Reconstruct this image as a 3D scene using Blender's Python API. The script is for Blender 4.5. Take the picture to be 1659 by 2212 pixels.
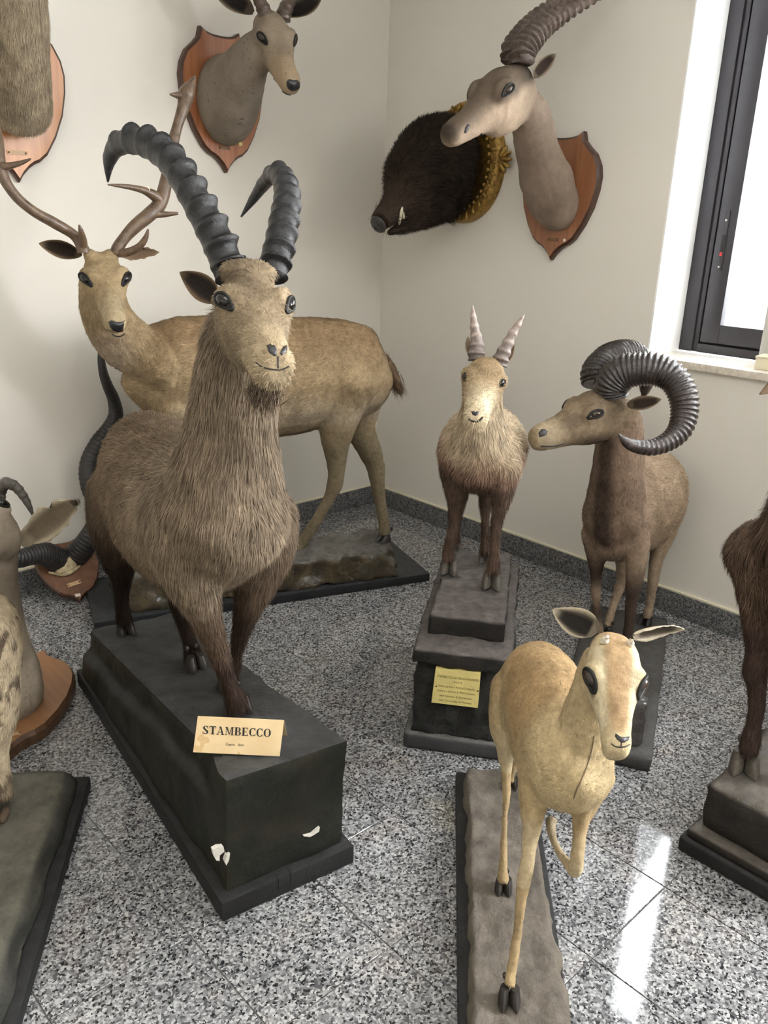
import bpy, bmesh, math, random
import numpy as np
from mathutils import Vector, Matrix, noise
from mathutils.bvhtree import BVHTree

for o in list(bpy.data.objects):
    bpy.data.objects.remove(o)
SC = bpy.context.scene
COL = SC.collection
rnd = random.Random(7)
nrs = np.random.RandomState(11)
PI = math.pi

# ------------------------------------------------------------------ camera
CAM = np.array([-3.26, -3.506, 1.6])
YAW, PITCH, ROLL, FPX = 0.762, 0.3353, 0.0358, 1790.0
_f = np.array([math.sin(YAW) * math.cos(PITCH), math.cos(YAW) * math.cos(PITCH), -math.sin(PITCH)])
_r = np.array([math.cos(YAW), -math.sin(YAW), 0.0])
_u = np.cross(_r, _f)
CR = math.cos(ROLL) * _r + math.sin(ROLL) * _u
CU = -math.sin(ROLL) * _r + math.cos(ROLL) * _u
CF = _f
cam = bpy.data.cameras.new('camera')
cam.sensor_fit = 'VERTICAL'
cam.sensor_height = 24.0
cam.lens = FPX / 2212.0 * 24.0
cam.clip_start = 0.05
camo = bpy.data.objects.new('camera', cam)
COL.objects.link(camo)
camo.matrix_world = Matrix(((CR[0], CU[0], -CF[0], CAM[0]), (CR[1], CU[1], -CF[1], CAM[1]),
                            (CR[2], CU[2], -CF[2], CAM[2]), (0, 0, 0, 1)))
SC.camera = camo

# ------------------------------------------------------------------ light
SC.view_settings.view_transform = 'Standard'
SC.view_settings.look = 'None'
SC.view_settings.exposure = 0.17
SC.view_settings.gamma = 1.0
SC.view_settings.use_curve_mapping = False
w = bpy.data.worlds.new('daylight')
SC.world = w
w.use_nodes = True
w.node_tree.nodes['Background'].inputs[0].default_value = (0.93, 0.97, 1.0, 1)
w.node_tree.nodes['Background'].inputs[1].default_value = 5.0


def area(name, loc, target, sx, sy, power, color=(1, 1, 1)):
    l = bpy.data.lights.new(name, 'AREA')
    l.shape = 'RECTANGLE'
    l.size, l.size_y = sx, sy
    l.energy = power
    l.color = color
    o = bpy.data.objects.new(name, l)
    COL.objects.link(o)
    o.location = loc
    d = Vector(target) - Vector(loc)
    o.rotation_euler = d.to_track_quat('-Z', 'Y').to_euler()
    return o


# daylight entering by the window in view and by the next window of the same wall; plus an added overhead fill
area('window_daylight', (0.9, -2.55, 2.2), (-1.5, -2.0, 0.9), 1.9, 2.1, 190, (0.95, 0.98, 1.0))
area('second_window_daylight', (0.7, -5.35, 2.05), (-2.5, -2.0, 1.0), 1.9, 1.8, 620, (0.97, 0.98, 1.0))
area('overhead_fill_light', (-2.7, -3.0, 2.92), (-2.7, -2.9, 0.0), 1.5, 1.5, 26, (1.0, 0.96, 0.9))  # unseen overhead fill, added to brighten the room; no fixture modelled


# ------------------------------------------------------------------ picture geometry (pixel -> point at a real distance)
def ray(px, py):
    return CF + CR * ((px - 829.5) / FPX) - CU * ((py - 1106.0) / FPX)


def at_z(px, py, z=0.0):
    d = ray(px, py)
    return CAM + d * ((z - CAM[2]) / d[2])


def at_x(px, py, x=0.0):
    d = ray(px, py)
    return CAM + d * ((x - CAM[0]) / d[0])


def at_y(px, py, y=0.0):
    d = ray(px, py)
    return CAM + d * ((y - CAM[1]) / d[1])


def depth(p):
    return float((np.asarray(p) - CAM) @ CF)


def pxm(p):
    """metres that one pixel of the photograph covers at point p"""
    return depth(p) / FPX


class Frame:
    """a thing's own axes: origin on its base, x forward, y to its left, z up"""

    def __init__(s, ox, oy, oz, deg):
        a = math.radians(deg)
        s.deg = deg
        s.o = np.array([ox, oy, oz], float)
        s.f = np.array([math.cos(a), math.sin(a), 0.0])
        s.l = np.array([-math.sin(a), math.cos(a), 0.0])
        s.u = np.array([0, 0, 1.0])

    def P(s, x, y, z):
        return s.o + s.f * x + s.l * y + s.u * z

    def fx(s, px, py, x):          # point seen at the pixel, at distance x along the thing
        d = ray(px, py)
        q = s.o + s.f * x
        return CAM + d * (((q - CAM) @ s.f) / (d @ s.f))

    def fy(s, px, py, y):          # ... at lateral offset y
        d = ray(px, py)
        q = s.o + s.l * y
        return CAM + d * (((q - CAM) @ s.l) / (d @ s.l))


def nv(v):
    v = np.asarray(v, float)
    return v / (np.linalg.norm(v) + 1e-12)
# ------------------------------------------------------------------ materials
def _new(name):
    m = bpy.data.materials.new(name)
    m.use_nodes = True
    nt = m.node_tree
    return m, nt, nt.nodes['Principled BSDF']


def _n(nt, t, **kw):
    n = nt.nodes.new(t)
    for k, v in kw.items():
        if k in n.inputs:
            n.inputs[k].default_value = v
        else:
            setattr(n, k, v)
    return n


def _ramp(nt, fac, stops, interp='LINEAR'):
    r = nt.nodes.new('ShaderNodeValToRGB')
    r.color_ramp.interpolation = interp
    e = r.color_ramp.elements
    while len(e) < len(stops):
        e.new(0.5)
    for el, (p, c) in zip(e, stops):
        el.position = p
        el.color = (*c, 1)
    nt.links.new(fac, r.inputs[0])
    return r.outputs[0]


def _mix(nt, fac, a, b, mode='MIX'):
    m = nt.nodes.new('ShaderNodeMix')
    m.data_type = 'RGBA'
    m.blend_type = mode
    for s, v in ((m.inputs[0], fac), (m.inputs[6], a), (m.inputs[7], b)):
        if isinstance(v, (int, float)):
            s.default_value = v
        elif isinstance(v, tuple):
            s.default_value = (*v, 1)
        else:
            nt.links.new(v, s)
    return m.outputs[2]


def _pos(nt, scale=(1, 1, 1), kind='world'):
    if kind == 'world':
        g = nt.nodes.new('ShaderNodeNewGeometry').outputs['Position']
    else:
        g = nt.nodes.new('ShaderNodeTexCoord').outputs['Object']
    mp = nt.nodes.new('ShaderNodeMapping')
    mp.inputs['Scale'].default_value = scale
    nt.links.new(g, mp.inputs[0])
    return mp.outputs[0]


def _noise(nt, vec, scale, detail=4, rough=0.6):
    n = _n(nt, 'ShaderNodeTexNoise', Scale=scale, Detail=detail, Roughness=rough)
    nt.links.new(vec, n.inputs['Vector'])
    return n.outputs['Fac']


def _bump(nt, b, h, strength=0.3, dist=0.01):
    n = _n(nt, 'ShaderNodeBump', Strength=strength, Distance=dist)
    nt.links.new(h, n.inputs['Height'])
    nt.links.new(n.outputs[0], b.inputs['Normal'])


def plain(name, c, rough=0.6, spec=0.5, metal=0.0, coat=0.0, var=0.0, vscale=30, bump=0.0, bscale=120, kind='object', scl=(1, 1, 1)):
    m, nt, b = _new(name)
    b.inputs['Base Color'].default_value = (*c, 1)
    b.inputs['Roughness'].default_value = rough
    b.inputs['Specular IOR Level'].default_value = spec
    b.inputs['Metallic'].default_value = metal
    b.inputs['Coat Weight'].default_value = coat
    b.inputs['Coat Roughness'].default_value = 0.08
    if var or bump:
        p = _pos(nt, scl, kind)
    if var:
        f = _noise(nt, p, vscale)
        lo = tuple(max(0, x * (1 - var)) for x in c)
        hi = tuple(min(1, x * (1 + var)) for x in c)
        nt.links.new(_ramp(nt, f, [(0.3, lo), (0.7, hi)]), b.inputs['Base Color'])
    if bump:
        _bump(nt, b, _noise(nt, p, bscale, 5), bump, 0.004)
    return m


def granite(name, dark=1.0, rough=0.16, scale=185.0):
    m, nt, b = _new(name)
    p = _pos(nt)
    info = nt.nodes.new('ShaderNodeObjectInfo')
    add = nt.nodes.new('ShaderNodeVectorMath')
    add.operation = 'MULTIPLY_ADD'
    add.inputs[1].default_value = (1, 1, 1)
    cmb = nt.nodes.new('ShaderNodeCombineXYZ')
    nt.links.new(info.outputs['Random'], cmb.inputs[2])
    nt.links.new(p, add.inputs[0])
    nt.links.new(cmb.outputs[0], add.inputs[2])
    pv = add.outputs[0]
    # distort the cells a little
    nz = _n(nt, 'ShaderNodeTexNoise', Scale=scale * 0.9, Detail=2.0)
    nt.links.new(pv, nz.inputs['Vector'])
    dis = nt.nodes.new('ShaderNodeVectorMath')
    dis.operation = 'MULTIPLY_ADD'
    dis.inputs[1].default_value = (0.009, 0.009, 0.009)
    nt.links.new(nz.outputs['Color'], dis.inputs[0])
    nt.links.new(pv, dis.inputs[2])
    v = _n(nt, 'ShaderNodeTexVoronoi', Scale=scale)
    nt.links.new(dis.outputs[0], v.inputs['Vector'])
    sep = nt.nodes.new('ShaderNodeSeparateColor')
    nt.links.new(v.outputs['Color'], sep.inputs[0])
    k = dark
    c1 = _ramp(nt, sep.outputs[0], [(0.0, (0.03 * k, 0.03 * k, 0.032 * k)), (0.12, (0.12 * k, 0.12 * k, 0.125 * k)),
                                    (0.3, (0.25 * k, 0.25 * k, 0.255 * k)), (0.55, (0.40 * k, 0.40 * k, 0.40 * k)),
                                    (0.8, (0.60 * k, 0.60 * k, 0.59 * k))], 'CONSTANT')
    big = _noise(nt, pv, 5.0, 3)
    tint = _ramp(nt, big, [(0.35, (0.86, 0.87, 0.88)), (0.55, (1, 1, 1)), (0.72, (1.0, 0.93, 0.88))])
    nt.links.new(_mix(nt, 1.0, c1, tint, 'MULTIPLY'), b.inputs['Base Color'])
    b.inputs['Roughness'].default_value = rough
    b.inputs['Specular IOR Level'].default_value = 0.5
    return m


def plaster(name, c):
    m, nt, b = _new(name)
    p = _pos(nt)
    f = _noise(nt, p, 1.6, 3)
    nt.links.new(_ramp(nt, f, [(0.3, tuple(x * 0.965 for x in c)), (0.7, c)]), b.inputs['Base Color'])
    b.inputs['Roughness'].default_value = 0.75
    b.inputs['Specular IOR Level'].default_value = 0.25
    _bump(nt, b, _noise(nt, p, 220, 3), 0.08, 0.002)
    return m


def painted_rock(name, cols, scale=9.0, rough=0.7, spec=0.35, bump=0.5, fleck=None, coat=0.0, top_tone=None):
    """papier-mache rock: blotches of colours, fine grain, optional pale chips; optional second tone on faces that look up"""
    m, nt, b = _new(name)
    p = _pos(nt)
    f = _noise(nt, p, scale, 6, 0.65)
    n = len(cols)
    c = _ramp(nt, f, [(0.3 + 0.42 * i / max(1, n - 1), x) for i, x in enumerate(cols)])
    if top_tone:  # upward faces blend to a second mottled tone
        g = nt.nodes.new('ShaderNodeNewGeometry')
        s = nt.nodes.new('ShaderNodeSeparateXYZ')
        nt.links.new(g.outputs['Normal'], s.inputs[0])
        up = _ramp(nt, s.outputs[2], [(0.45, (0, 0, 0)), (0.95, (1, 1, 1))])
        f2 = _noise(nt, p, scale * 2.2, 5, 0.7)
        up_tone = _ramp(nt, f2, [(0.3, tuple(x * 0.42 for x in top_tone)), (0.68, top_tone)])
        c = _mix(nt, up, c, up_tone)
    if fleck:
        f3 = _noise(nt, p, scale * 5, 5, 0.75)
        k = _ramp(nt, f3, [(0.66, (0, 0, 0)), (0.69, (1, 1, 1))])
        c = _mix(nt, k, c, fleck)
    nt.links.new(c, b.inputs['Base Color'])
    b.inputs['Roughness'].default_value = rough
    b.inputs['Specular IOR Level'].default_value = spec
    b.inputs['Coat Weight'].default_value = coat
    b.inputs['Coat Roughness'].default_value = 0.2
    _bump(nt, b, _noise(nt, p, scale * 5, 7, 0.72), min(1.0, bump * 1.7), 0.016)
    return m


def wood(name, c1, c2, axis='z', rough=0.4, coat=0.2):
    m, nt, b = _new(name)
    sc = {'x': (2, 30, 30), 'y': (30, 2, 30), 'z': (30, 30, 2)}[axis]
    p = _pos(nt, sc)
    f = _noise(nt, p, 1.3, 5, 0.6)
    nt.links.new(_ramp(nt, f, [(0.3, c1), (0.7, c2)]), b.inputs['Base Color'])
    b.inputs['Roughness'].default_value = rough
    b.inputs['Coat Weight'].default_value = coat
    b.inputs['Coat Roughness'].default_value = 0.25
    _bump(nt, b, f, 0.1, 0.003)
    return m


def coat_mat(name, rough=0.85, nscale=60.0, var=0.3, bump=0.8):
    """animal coat: colour from the 'col' attribute (the coat's own markings) with fine hair mottling"""
    m, nt, b = _new(name)
    a = _n(nt, 'ShaderNodeVertexColor', layer_name='col')
    p = _pos(nt)
    f = _noise(nt, p, nscale, 5, 0.7)
    k = _ramp(nt, f, [(0.3, (1 - var,) * 3), (0.72, (1 + var * 0.6,) * 3)])
    f2 = _noise(nt, p, 9.0, 4, 0.6)
    k2 = _ramp(nt, f2, [(0.3, (0.76, 0.75, 0.74)), (0.7, (1.14, 1.14, 1.14))])
    c = _mix(nt, 1.0, a.outputs[0], k, 'MULTIPLY')
    c = _mix(nt, 1.0, c, k2, 'MULTIPLY')
    nt.links.new(c, b.inputs['Base Color'])
    b.inputs['Roughness'].default_value = rough
    b.inputs['Specular IOR Level'].default_value = 0.15
    if bump:
        _bump(nt, b, f, bump, 0.006)
    return m


def horn_mat(name, c1, c2, rough=0.3, coat=0.5, scale=40.0, rings=0.0, spec=0.5, scuff=False):
    m, nt, b = _new(name)
    a = _n(nt, 'ShaderNodeVertexColor', layer_name='col')
    p = _pos(nt)
    f = _noise(nt, p, scale, 6, 0.7)
    c = _ramp(nt, f, [(0.3, c1), (0.62, c2)] + ([(0.74, tuple(min(1, 9 * x) for x in c2))] if scuff else []))
    c = _mix(nt, 1.0, c, a.outputs[0], 'MULTIPLY')
    nt.links.new(c, b.inputs['Base Color'])
    b.inputs['Roughness'].default_value = rough
    b.inputs['Coat Weight'].default_value = coat
    b.inputs['Coat Roughness'].default_value = 0.15
    b.inputs['Specular IOR Level'].default_value = spec
    _bump(nt, b, _noise(nt, p, scale * 4, 5, 0.7), 0.5, 0.004)
    return m


M = {}
M['floor'] = granite('granite_floor', 0.72, 0.055)
M['baseboard'] = granite('granite_baseboard', 0.5, 0.3, 210.0)
M['grout'] = plain('grout', (0.2, 0.2, 0.2), 0.8)
M['wall'] = plaster('plaster_cream', (0.79, 0.755, 0.68))
M['white'] = plain('white_paint', (0.9, 0.9, 0.89), 0.6)
M['sill'] = plain('sill_marble', (0.72, 0.66, 0.56), 0.35, var=0.2, vscale=60)
M['alu'] = plain('dark_aluminium', (0.05, 0.048, 0.055), 0.35, 0.5, 0.3)
M['rubber'] = plain('black_rubber', (0.01, 0.01, 0.01), 0.6)
M['cream'] = plain('cream_card', (0.75, 0.68, 0.5), 0.7)
M['red'] = plain('red_plastic', (0.6, 0.03, 0.03), 0.4)
M['steel'] = plain('steel', (0.6, 0.6, 0.6), 0.3, 0.5, 0.8)
M['eye'] = plain('glass_eye', (0.006, 0.005, 0.004), 0.06, 0.5)
M['eyebrown'] = plain('glass_eye_brown', (0.03, 0.019, 0.012), 0.06, 0.5)
M['lid'] = plain('eyelid', (0.008, 0.007, 0.006), 0.55, 0.3)
M['nose'] = plain('nose_leather', (0.014, 0.013, 0.015), 0.25, 0.5, coat=0.15, bump=0.4, bscale=400)
M['mouth'] = plain('mouth_line', (0.015, 0.011, 0.01), 0.5)
M['hoof'] = plain('hoof', (0.022, 0.018, 0.016), 0.4, 0.5, var=0.3, vscale=80)
M['hoofgrey'] = plain('hoof_grey', (0.09, 0.078, 0.065), 0.5, 0.4, var=0.3, vscale=80)
M['coat'] = coat_mat('coat')
M['skin'] = coat_mat('short_coat', 0.75, 140.0, 0.14, 0.25)
M['fur'] = coat_mat('fur', 0.8, 35.0, 0.3, 0.0)
M['shield'] = wood('shield_wood', (0.26, 0.09, 0.035), (0.42, 0.17, 0.07))
M['shield_orange'] = wood('shield_wood_light', (0.42, 0.16, 0.045), (0.6, 0.27, 0.09))
M['shield_brown'] = wood('shield_wood_brown', (0.2, 0.075, 0.03), (0.33, 0.14, 0.06))
M['shield_floor'] = wood('shield_wood_floor', (0.26, 0.12, 0.05), (0.4, 0.2, 0.09), 'y')
M['shield_floor_edge'] = wood('shield_floor_edge', (0.09, 0.045, 0.022), (0.16, 0.08, 0.04), 'y')
M['shield_edge'] = wood('shield_dark_edge', (0.035, 0.015, 0.008), (0.08, 0.03, 0.015))
M['shield_dark'] = wood('shield_wood_dark', (0.10, 0.045, 0.022), (0.19, 0.09, 0.045))
M['gold'] = plain('gilded_wood', (0.33, 0.2, 0.05), 0.4, 0.5, 0.55, var=0.55, vscale=50, bump=0.6, bscale=90)
M['brass'] = plain('brass', (0.74, 0.62, 0.24), 0.45, 0.5, 0.1, var=0.1, vscale=20)
M['plaque'] = plain('plaque_paper', (0.5, 0.33, 0.18), 0.5, var=0.2, vscale=90)
M['plaque_dark'] = plain('plaque_metal', (0.16, 0.08, 0.04), 0.4, 0.5, 0.4)
M['print'] = plain('black_print', (0.012, 0.012, 0.012), 0.6)
M['print_olive'] = plain('olive_print', (0.13, 0.1, 0.02), 0.6)
M['label'] = plain('price_label', (0.75, 0.7, 0.6), 0.6)
# ------------------------------------------------------------------ mesh helpers
def link(name, me, mat=None, parent=None, smooth=True, angle=None):
    o = bpy.data.objects.new(name, me)
    COL.objects.link(o)
    if mat is not None:
        for m in (mat if isinstance(mat, (list, tuple)) else [mat]):
            me.materials.append(M[m] if isinstance(m, str) else m)
    if smooth and len(me.polygons):
        me.polygons.foreach_set('use_smooth', np.ones(len(me.polygons), bool))
        if angle is not None:
            me.set_sharp_from_angle(angle=math.radians(angle))
    if parent is not None:
        o.parent = parent
    return o


def mesh_of(name, V, Fs):
    me = bpy.data.meshes.new(name)
    me.from_pydata([tuple(map(float, v)) for v in V], [], [tuple(f) for f in Fs])
    me.update()
    return me


def thing(name, label, cat, loc, group=None):
    o = bpy.data.objects.new(name, None)
    COL.objects.link(o)
    o.location = tuple(map(float, loc))
    o.empty_display_size = 0.1
    o['label'] = label
    o['category'] = cat
    if group:
        o['group'] = group
    return o


def tag(o, label, cat, group=None):
    o['label'] = label
    o['category'] = cat
    if group:
        o['group'] = group
    return o


def off(root):
    return np.array(root.location) if root is not None else np.zeros(3)


def part(name, V, Fs, mat, root, smooth=True, angle=None, label=None, base=None):
    """a mesh given in world points, stored relative to its thing; base = the thing's root when parent is a part"""
    V = np.asarray(V, float) - off(base if base is not None else root)
    o = link(name, mesh_of(name, V, Fs), mat, root, smooth, angle)
    if label:
        o['label'] = label
    return o


def setcol(me, C):
    a = me.color_attributes.get('col') or me.color_attributes.new('col', 'FLOAT_COLOR', 'POINT')
    C = np.asarray(C, np.float32)
    if C.ndim == 1:
        C = np.tile(C, (len(me.vertices), 1))
    a.data.foreach_set('color', np.concatenate([C[:, :3], np.ones((len(C), 1), np.float32)], 1).ravel())


def catmull(P, sub):
    """smooth resampling of control rows (any columns)"""
    P = np.asarray(P, float)
    n = len(P)
    if n < 3 or sub <= 1:
        if sub <= 1:
            return P
    out = []
    for i in range(n - 1):
        p0, p1, p2, p3 = P[max(0, i - 1)], P[i], P[i + 1], P[min(n - 1, i + 2)]
        for k in range(sub):
            t = k / sub
            out.append(0.5 * (2 * p1 + (p2 - p0) * t + (2 * p0 - 5 * p1 + 4 * p2 - p3) * t * t + (3 * p1 - p0 - 3 * p2 + p3) * t ** 3))
    out.append(P[-1])
    return np.array(out)


def ring_axes(C, hint):
    """tangents and two cross axes along a centre line; axis a is sideways (perpendicular to hint), b completes it"""
    T = np.gradient(C, axis=0)
    T /= np.linalg.norm(T, axis=1)[:, None] + 1e-12
    hint = np.asarray(hint, float)
    if hint.ndim == 1:
        hint = np.tile(hint, (len(C), 1))
    A = np.cross(T, hint)
    A /= np.linalg.norm(A, axis=1)[:, None] + 1e-12
    B = np.cross(A, T)
    return T, A, B


def loft_mesh(C, RA, RB, hint, n=20, egg=0.0, power=2.0, caps=True, mod=None):
    """closed tube: centre line C, half-widths RA (sideways) and RB (along hint)"""
    T, A, B = ring_axes(C, hint)
    th = np.arange(n) / n * 2 * PI
    c, s = np.cos(th), np.sin(th)
    if power != 2.0:
        e = 2.0 / power
        c = np.sign(c) * np.abs(c) ** e
        s = np.sign(s) * np.abs(s) ** e
    V = []
    egg = np.broadcast_to(np.asarray(egg, float), (len(C),))
    for i in range(len(C)):
        m = mod(i / (len(C) - 1), th) if mod is not None else 1.0
        V.append(C[i] + ((c * (1 + egg[i] * s) * RA[i] * m)[:, None] * A[i] + (s * RB[i] * m)[:, None] * B[i]))
    V = np.concatenate(V)
    Fs = []
    for i in range(len(C) - 1):
        for j in range(n):
            k = (j + 1) % n
            Fs.append((i * n + j, i * n + k, (i + 1) * n + k, (i + 1) * n + j))
    if caps:
        V = np.concatenate([V, C[:1], C[-1:]])
        a, b = len(V) - 2, len(V) - 1
        for j in range(n):
            k = (j + 1) % n
            Fs.append((a, k, j))
            Fs.append((b, (len(C) - 1) * n + j, (len(C) - 1) * n + k))
    return V, Fs


def tube(P, R, n=10, sub=4, hint=(0.13, 0.21, 0.97)):
    """round tube through points with radii"""
    X = catmull(np.column_stack([np.asarray(P, float), np.broadcast_to(R, (len(P),))]), sub)
    return loft_mesh(X[:, :3], X[:, 3], X[:, 3], hint, n)


def join(parts):
    V, Fs, k = [], [], 0
    for v, f in parts:
        V.append(np.asarray(v, float))
        Fs += [tuple(i + k for i in q) for q in f]
        k += len(v)
    return np.concatenate(V), Fs


def ellipsoid(c, ax, n=12, m=8):
    """ax: three axis vectors"""
    V, Fs = [], []
    for i in range(m + 1):
        ph = PI * i / m
        for j in range(n):
            th = 2 * PI * j / n
            V.append(np.asarray(c) + ax[0] * math.sin(ph) * math.cos(th) + ax[1] * math.sin(ph) * math.sin(th) + ax[2] * math.cos(ph))
    for i in range(m):
        for j in range(n):
            k = (j + 1) % n
            Fs.append((i * n + j, (i + 1) * n + j, (i + 1) * n + k, i * n + k))
    return np.array(V), Fs


def hexa(corners, n=(1, 1, 1)):
    """grid box mapped to 8 corners: order (x0y0z0, x1y0z0, x1y1z0, x0y1z0, then the same at z1)"""
    c = np.asarray(corners, float)
    nx, ny, nz = n
    idx, V, Fs = {}, [], []

    def vid(i, j, k):
        if (i, j, k) not in idx:
            u, v, q = i / nx, j / ny, k / nz
            b = (c[0] * (1 - u) + c[1] * u) * (1 - v) + (c[3] * (1 - u) + c[2] * u) * v
            t = (c[4] * (1 - u) + c[5] * u) * (1 - v) + (c[7] * (1 - u) + c[6] * u) * v
            idx[(i, j, k)] = len(V)
            V.append(b * (1 - q) + t * q)
        return idx[(i, j, k)]

    for i in range(nx):
        for j in range(ny):
            Fs.append((vid(i, j, 0), vid(i, j + 1, 0), vid(i + 1, j + 1, 0), vid(i + 1, j, 0)))
            Fs.append((vid(i, j, nz), vid(i + 1, j, nz), vid(i + 1, j + 1, nz), vid(i, j + 1, nz)))
    for i in range(nx):
        for k in range(nz):
            Fs.append((vid(i, 0, k), vid(i + 1, 0, k), vid(i + 1, 0, k + 1), vid(i, 0, k + 1)))
            Fs.append((vid(i, ny, k), vid(i, ny, k + 1), vid(i + 1, ny, k + 1), vid(i + 1, ny, k)))
    for j in range(ny):
        for k in range(nz):
            Fs.append((vid(0, j, k), vid(0, j, k + 1), vid(0, j + 1, k + 1), vid(0, j + 1, k)))
            Fs.append((vid(nx, j, k), vid(nx, j + 1, k), vid(nx, j + 1, k + 1), vid(nx, j, k + 1)))
    return np.array(V), Fs


def box_pts(fr, x0, x1, y0, y1, z0, z1):
    return [fr.P(x, y, z) for z in (z0, z1) for x, y in ((x0, y0), (x1, y0), (x1, y1), (x0, y1))]


def bevel_mesh(V, Fs, w=0.004, seg=2):
    bm = bmesh.new()
    vs = [bm.verts.new(tuple(v)) for v in V]
    for f in Fs:
        try:
            bm.faces.new([vs[i] for i in f])
        except ValueError:
            pass
    bmesh.ops.recalc_face_normals(bm, faces=bm.faces[:])
    es = [e for e in bm.edges if len(e.link_faces) == 2 and e.calc_face_angle(0) > 0.5]
    bmesh.ops.bevel(bm, geom=es, offset=w, segments=seg, affect='EDGES', profile=0.6)
    bm.verts.ensure_lookup_table()
    bm.verts.index_update()
    V2 = np.array([v.co[:] for v in bm.verts])
    F2 = [tuple(v.index for v in f.verts) for f in bm.faces]
    bm.free()
    return V2, F2


def boxpart(name, corners, mat, root, bev=0.004, label=None, base=None):
    V, Fs = hexa(corners)
    V, Fs = bevel_mesh(V, Fs, bev)
    return part(name, V, Fs, mat, root, True, 40, label, base)


def roughen(V, Fs, amp, scale, seed=0, smooth=2, amp2=0.0, keep_low=None):
    """round the edges of a grid block and push its points in and out like moulded plaster"""
    V = np.asarray(V, float).copy()
    nb = [set() for _ in V]
    for f in Fs:
        for a, b in zip(f, f[1:] + f[:1]):
            nb[a].add(b)
            nb[b].add(a)
    nb = [list(s) for s in nb]
    for _ in range(smooth):
        V = np.array([0.5 * V[i] + 0.5 * V[nb[i]].mean(0) for i in range(len(V))])
    c = V.mean(0)
    N = np.zeros_like(V)
    for f in Fs:
        q = V[list(f)]
        nn = np.cross(q[2] - q[0], q[3 if len(f) > 3 else 1] - q[1 if len(f) > 3 else 0])
        for i in f:
            N[i] += nn
    N /= np.linalg.norm(N, axis=1)[:, None] + 1e-12
    if ((V - c) * N).sum() < 0:
        N = -N
    for i in range(len(V)):
        p = Vector(V[i]) * scale + Vector((seed * 3.7, seed * 1.3, seed))
        d = noise.fractal(p, 0.9, 2.0, 4) * amp
        if amp2:
            d += abs(noise.noise(p * 3.1)) * amp2
        if keep_low is not None and V[i][2] < keep_low:
            d = 0
        V[i] += N[i] * d
    return V, Fs


def rockpart(name, corners, n, mat, root, amp=0.008, scale=9, seed=0, smooth=2, amp2=0.0, label=None, angle=None):
    V, Fs = hexa(corners, n)
    V, Fs = roughen(V, Fs, amp, scale, seed, smooth, amp2)
    o = part(name, V, Fs, mat, root, True, angle, label)
    return o
# ------------------------------------------------------------------ animals
def rotframe(az, pitch, roll):
    a, b, c = (math.radians(x) for x in (az, pitch, roll))
    f = np.array([math.cos(a) * math.cos(b), math.sin(a) * math.cos(b), math.sin(b)])
    l0 = np.array([-math.sin(a), math.cos(a), 0.0])
    u0 = np.cross(f, l0)
    l = math.cos(c) * l0 + math.sin(c) * u0
    return f, l, np.cross(f, l)


GOAT = [  # x, top, bottom, half width, egg  (units of head length; origin at the poll, x to the nose)
    (-0.10, -0.10, -0.26, 0.07, 0.0), (-0.04, -0.03, -0.34, 0.135, 0.0), (0.06, 0.035, -0.40, 0.175, 0.05), (0.18, 0.06, -0.455, 0.195, 0.1),
    (0.30, 0.045, -0.475, 0.205, 0.15), (0.40, 0.005, -0.465, 0.195, 0.2), (0.52, -0.055, -0.44, 0.16, 0.12),
    (0.66, -0.105, -0.415, 0.128, 0.05), (0.80, -0.135, -0.405, 0.118, 0.0), (0.91, -0.155, -0.405, 0.112, 0.0),
    (0.97, -0.185, -0.385, 0.092, 0.0), (1.0, -0.235, -0.335, 0.05, 0.0)]


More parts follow.
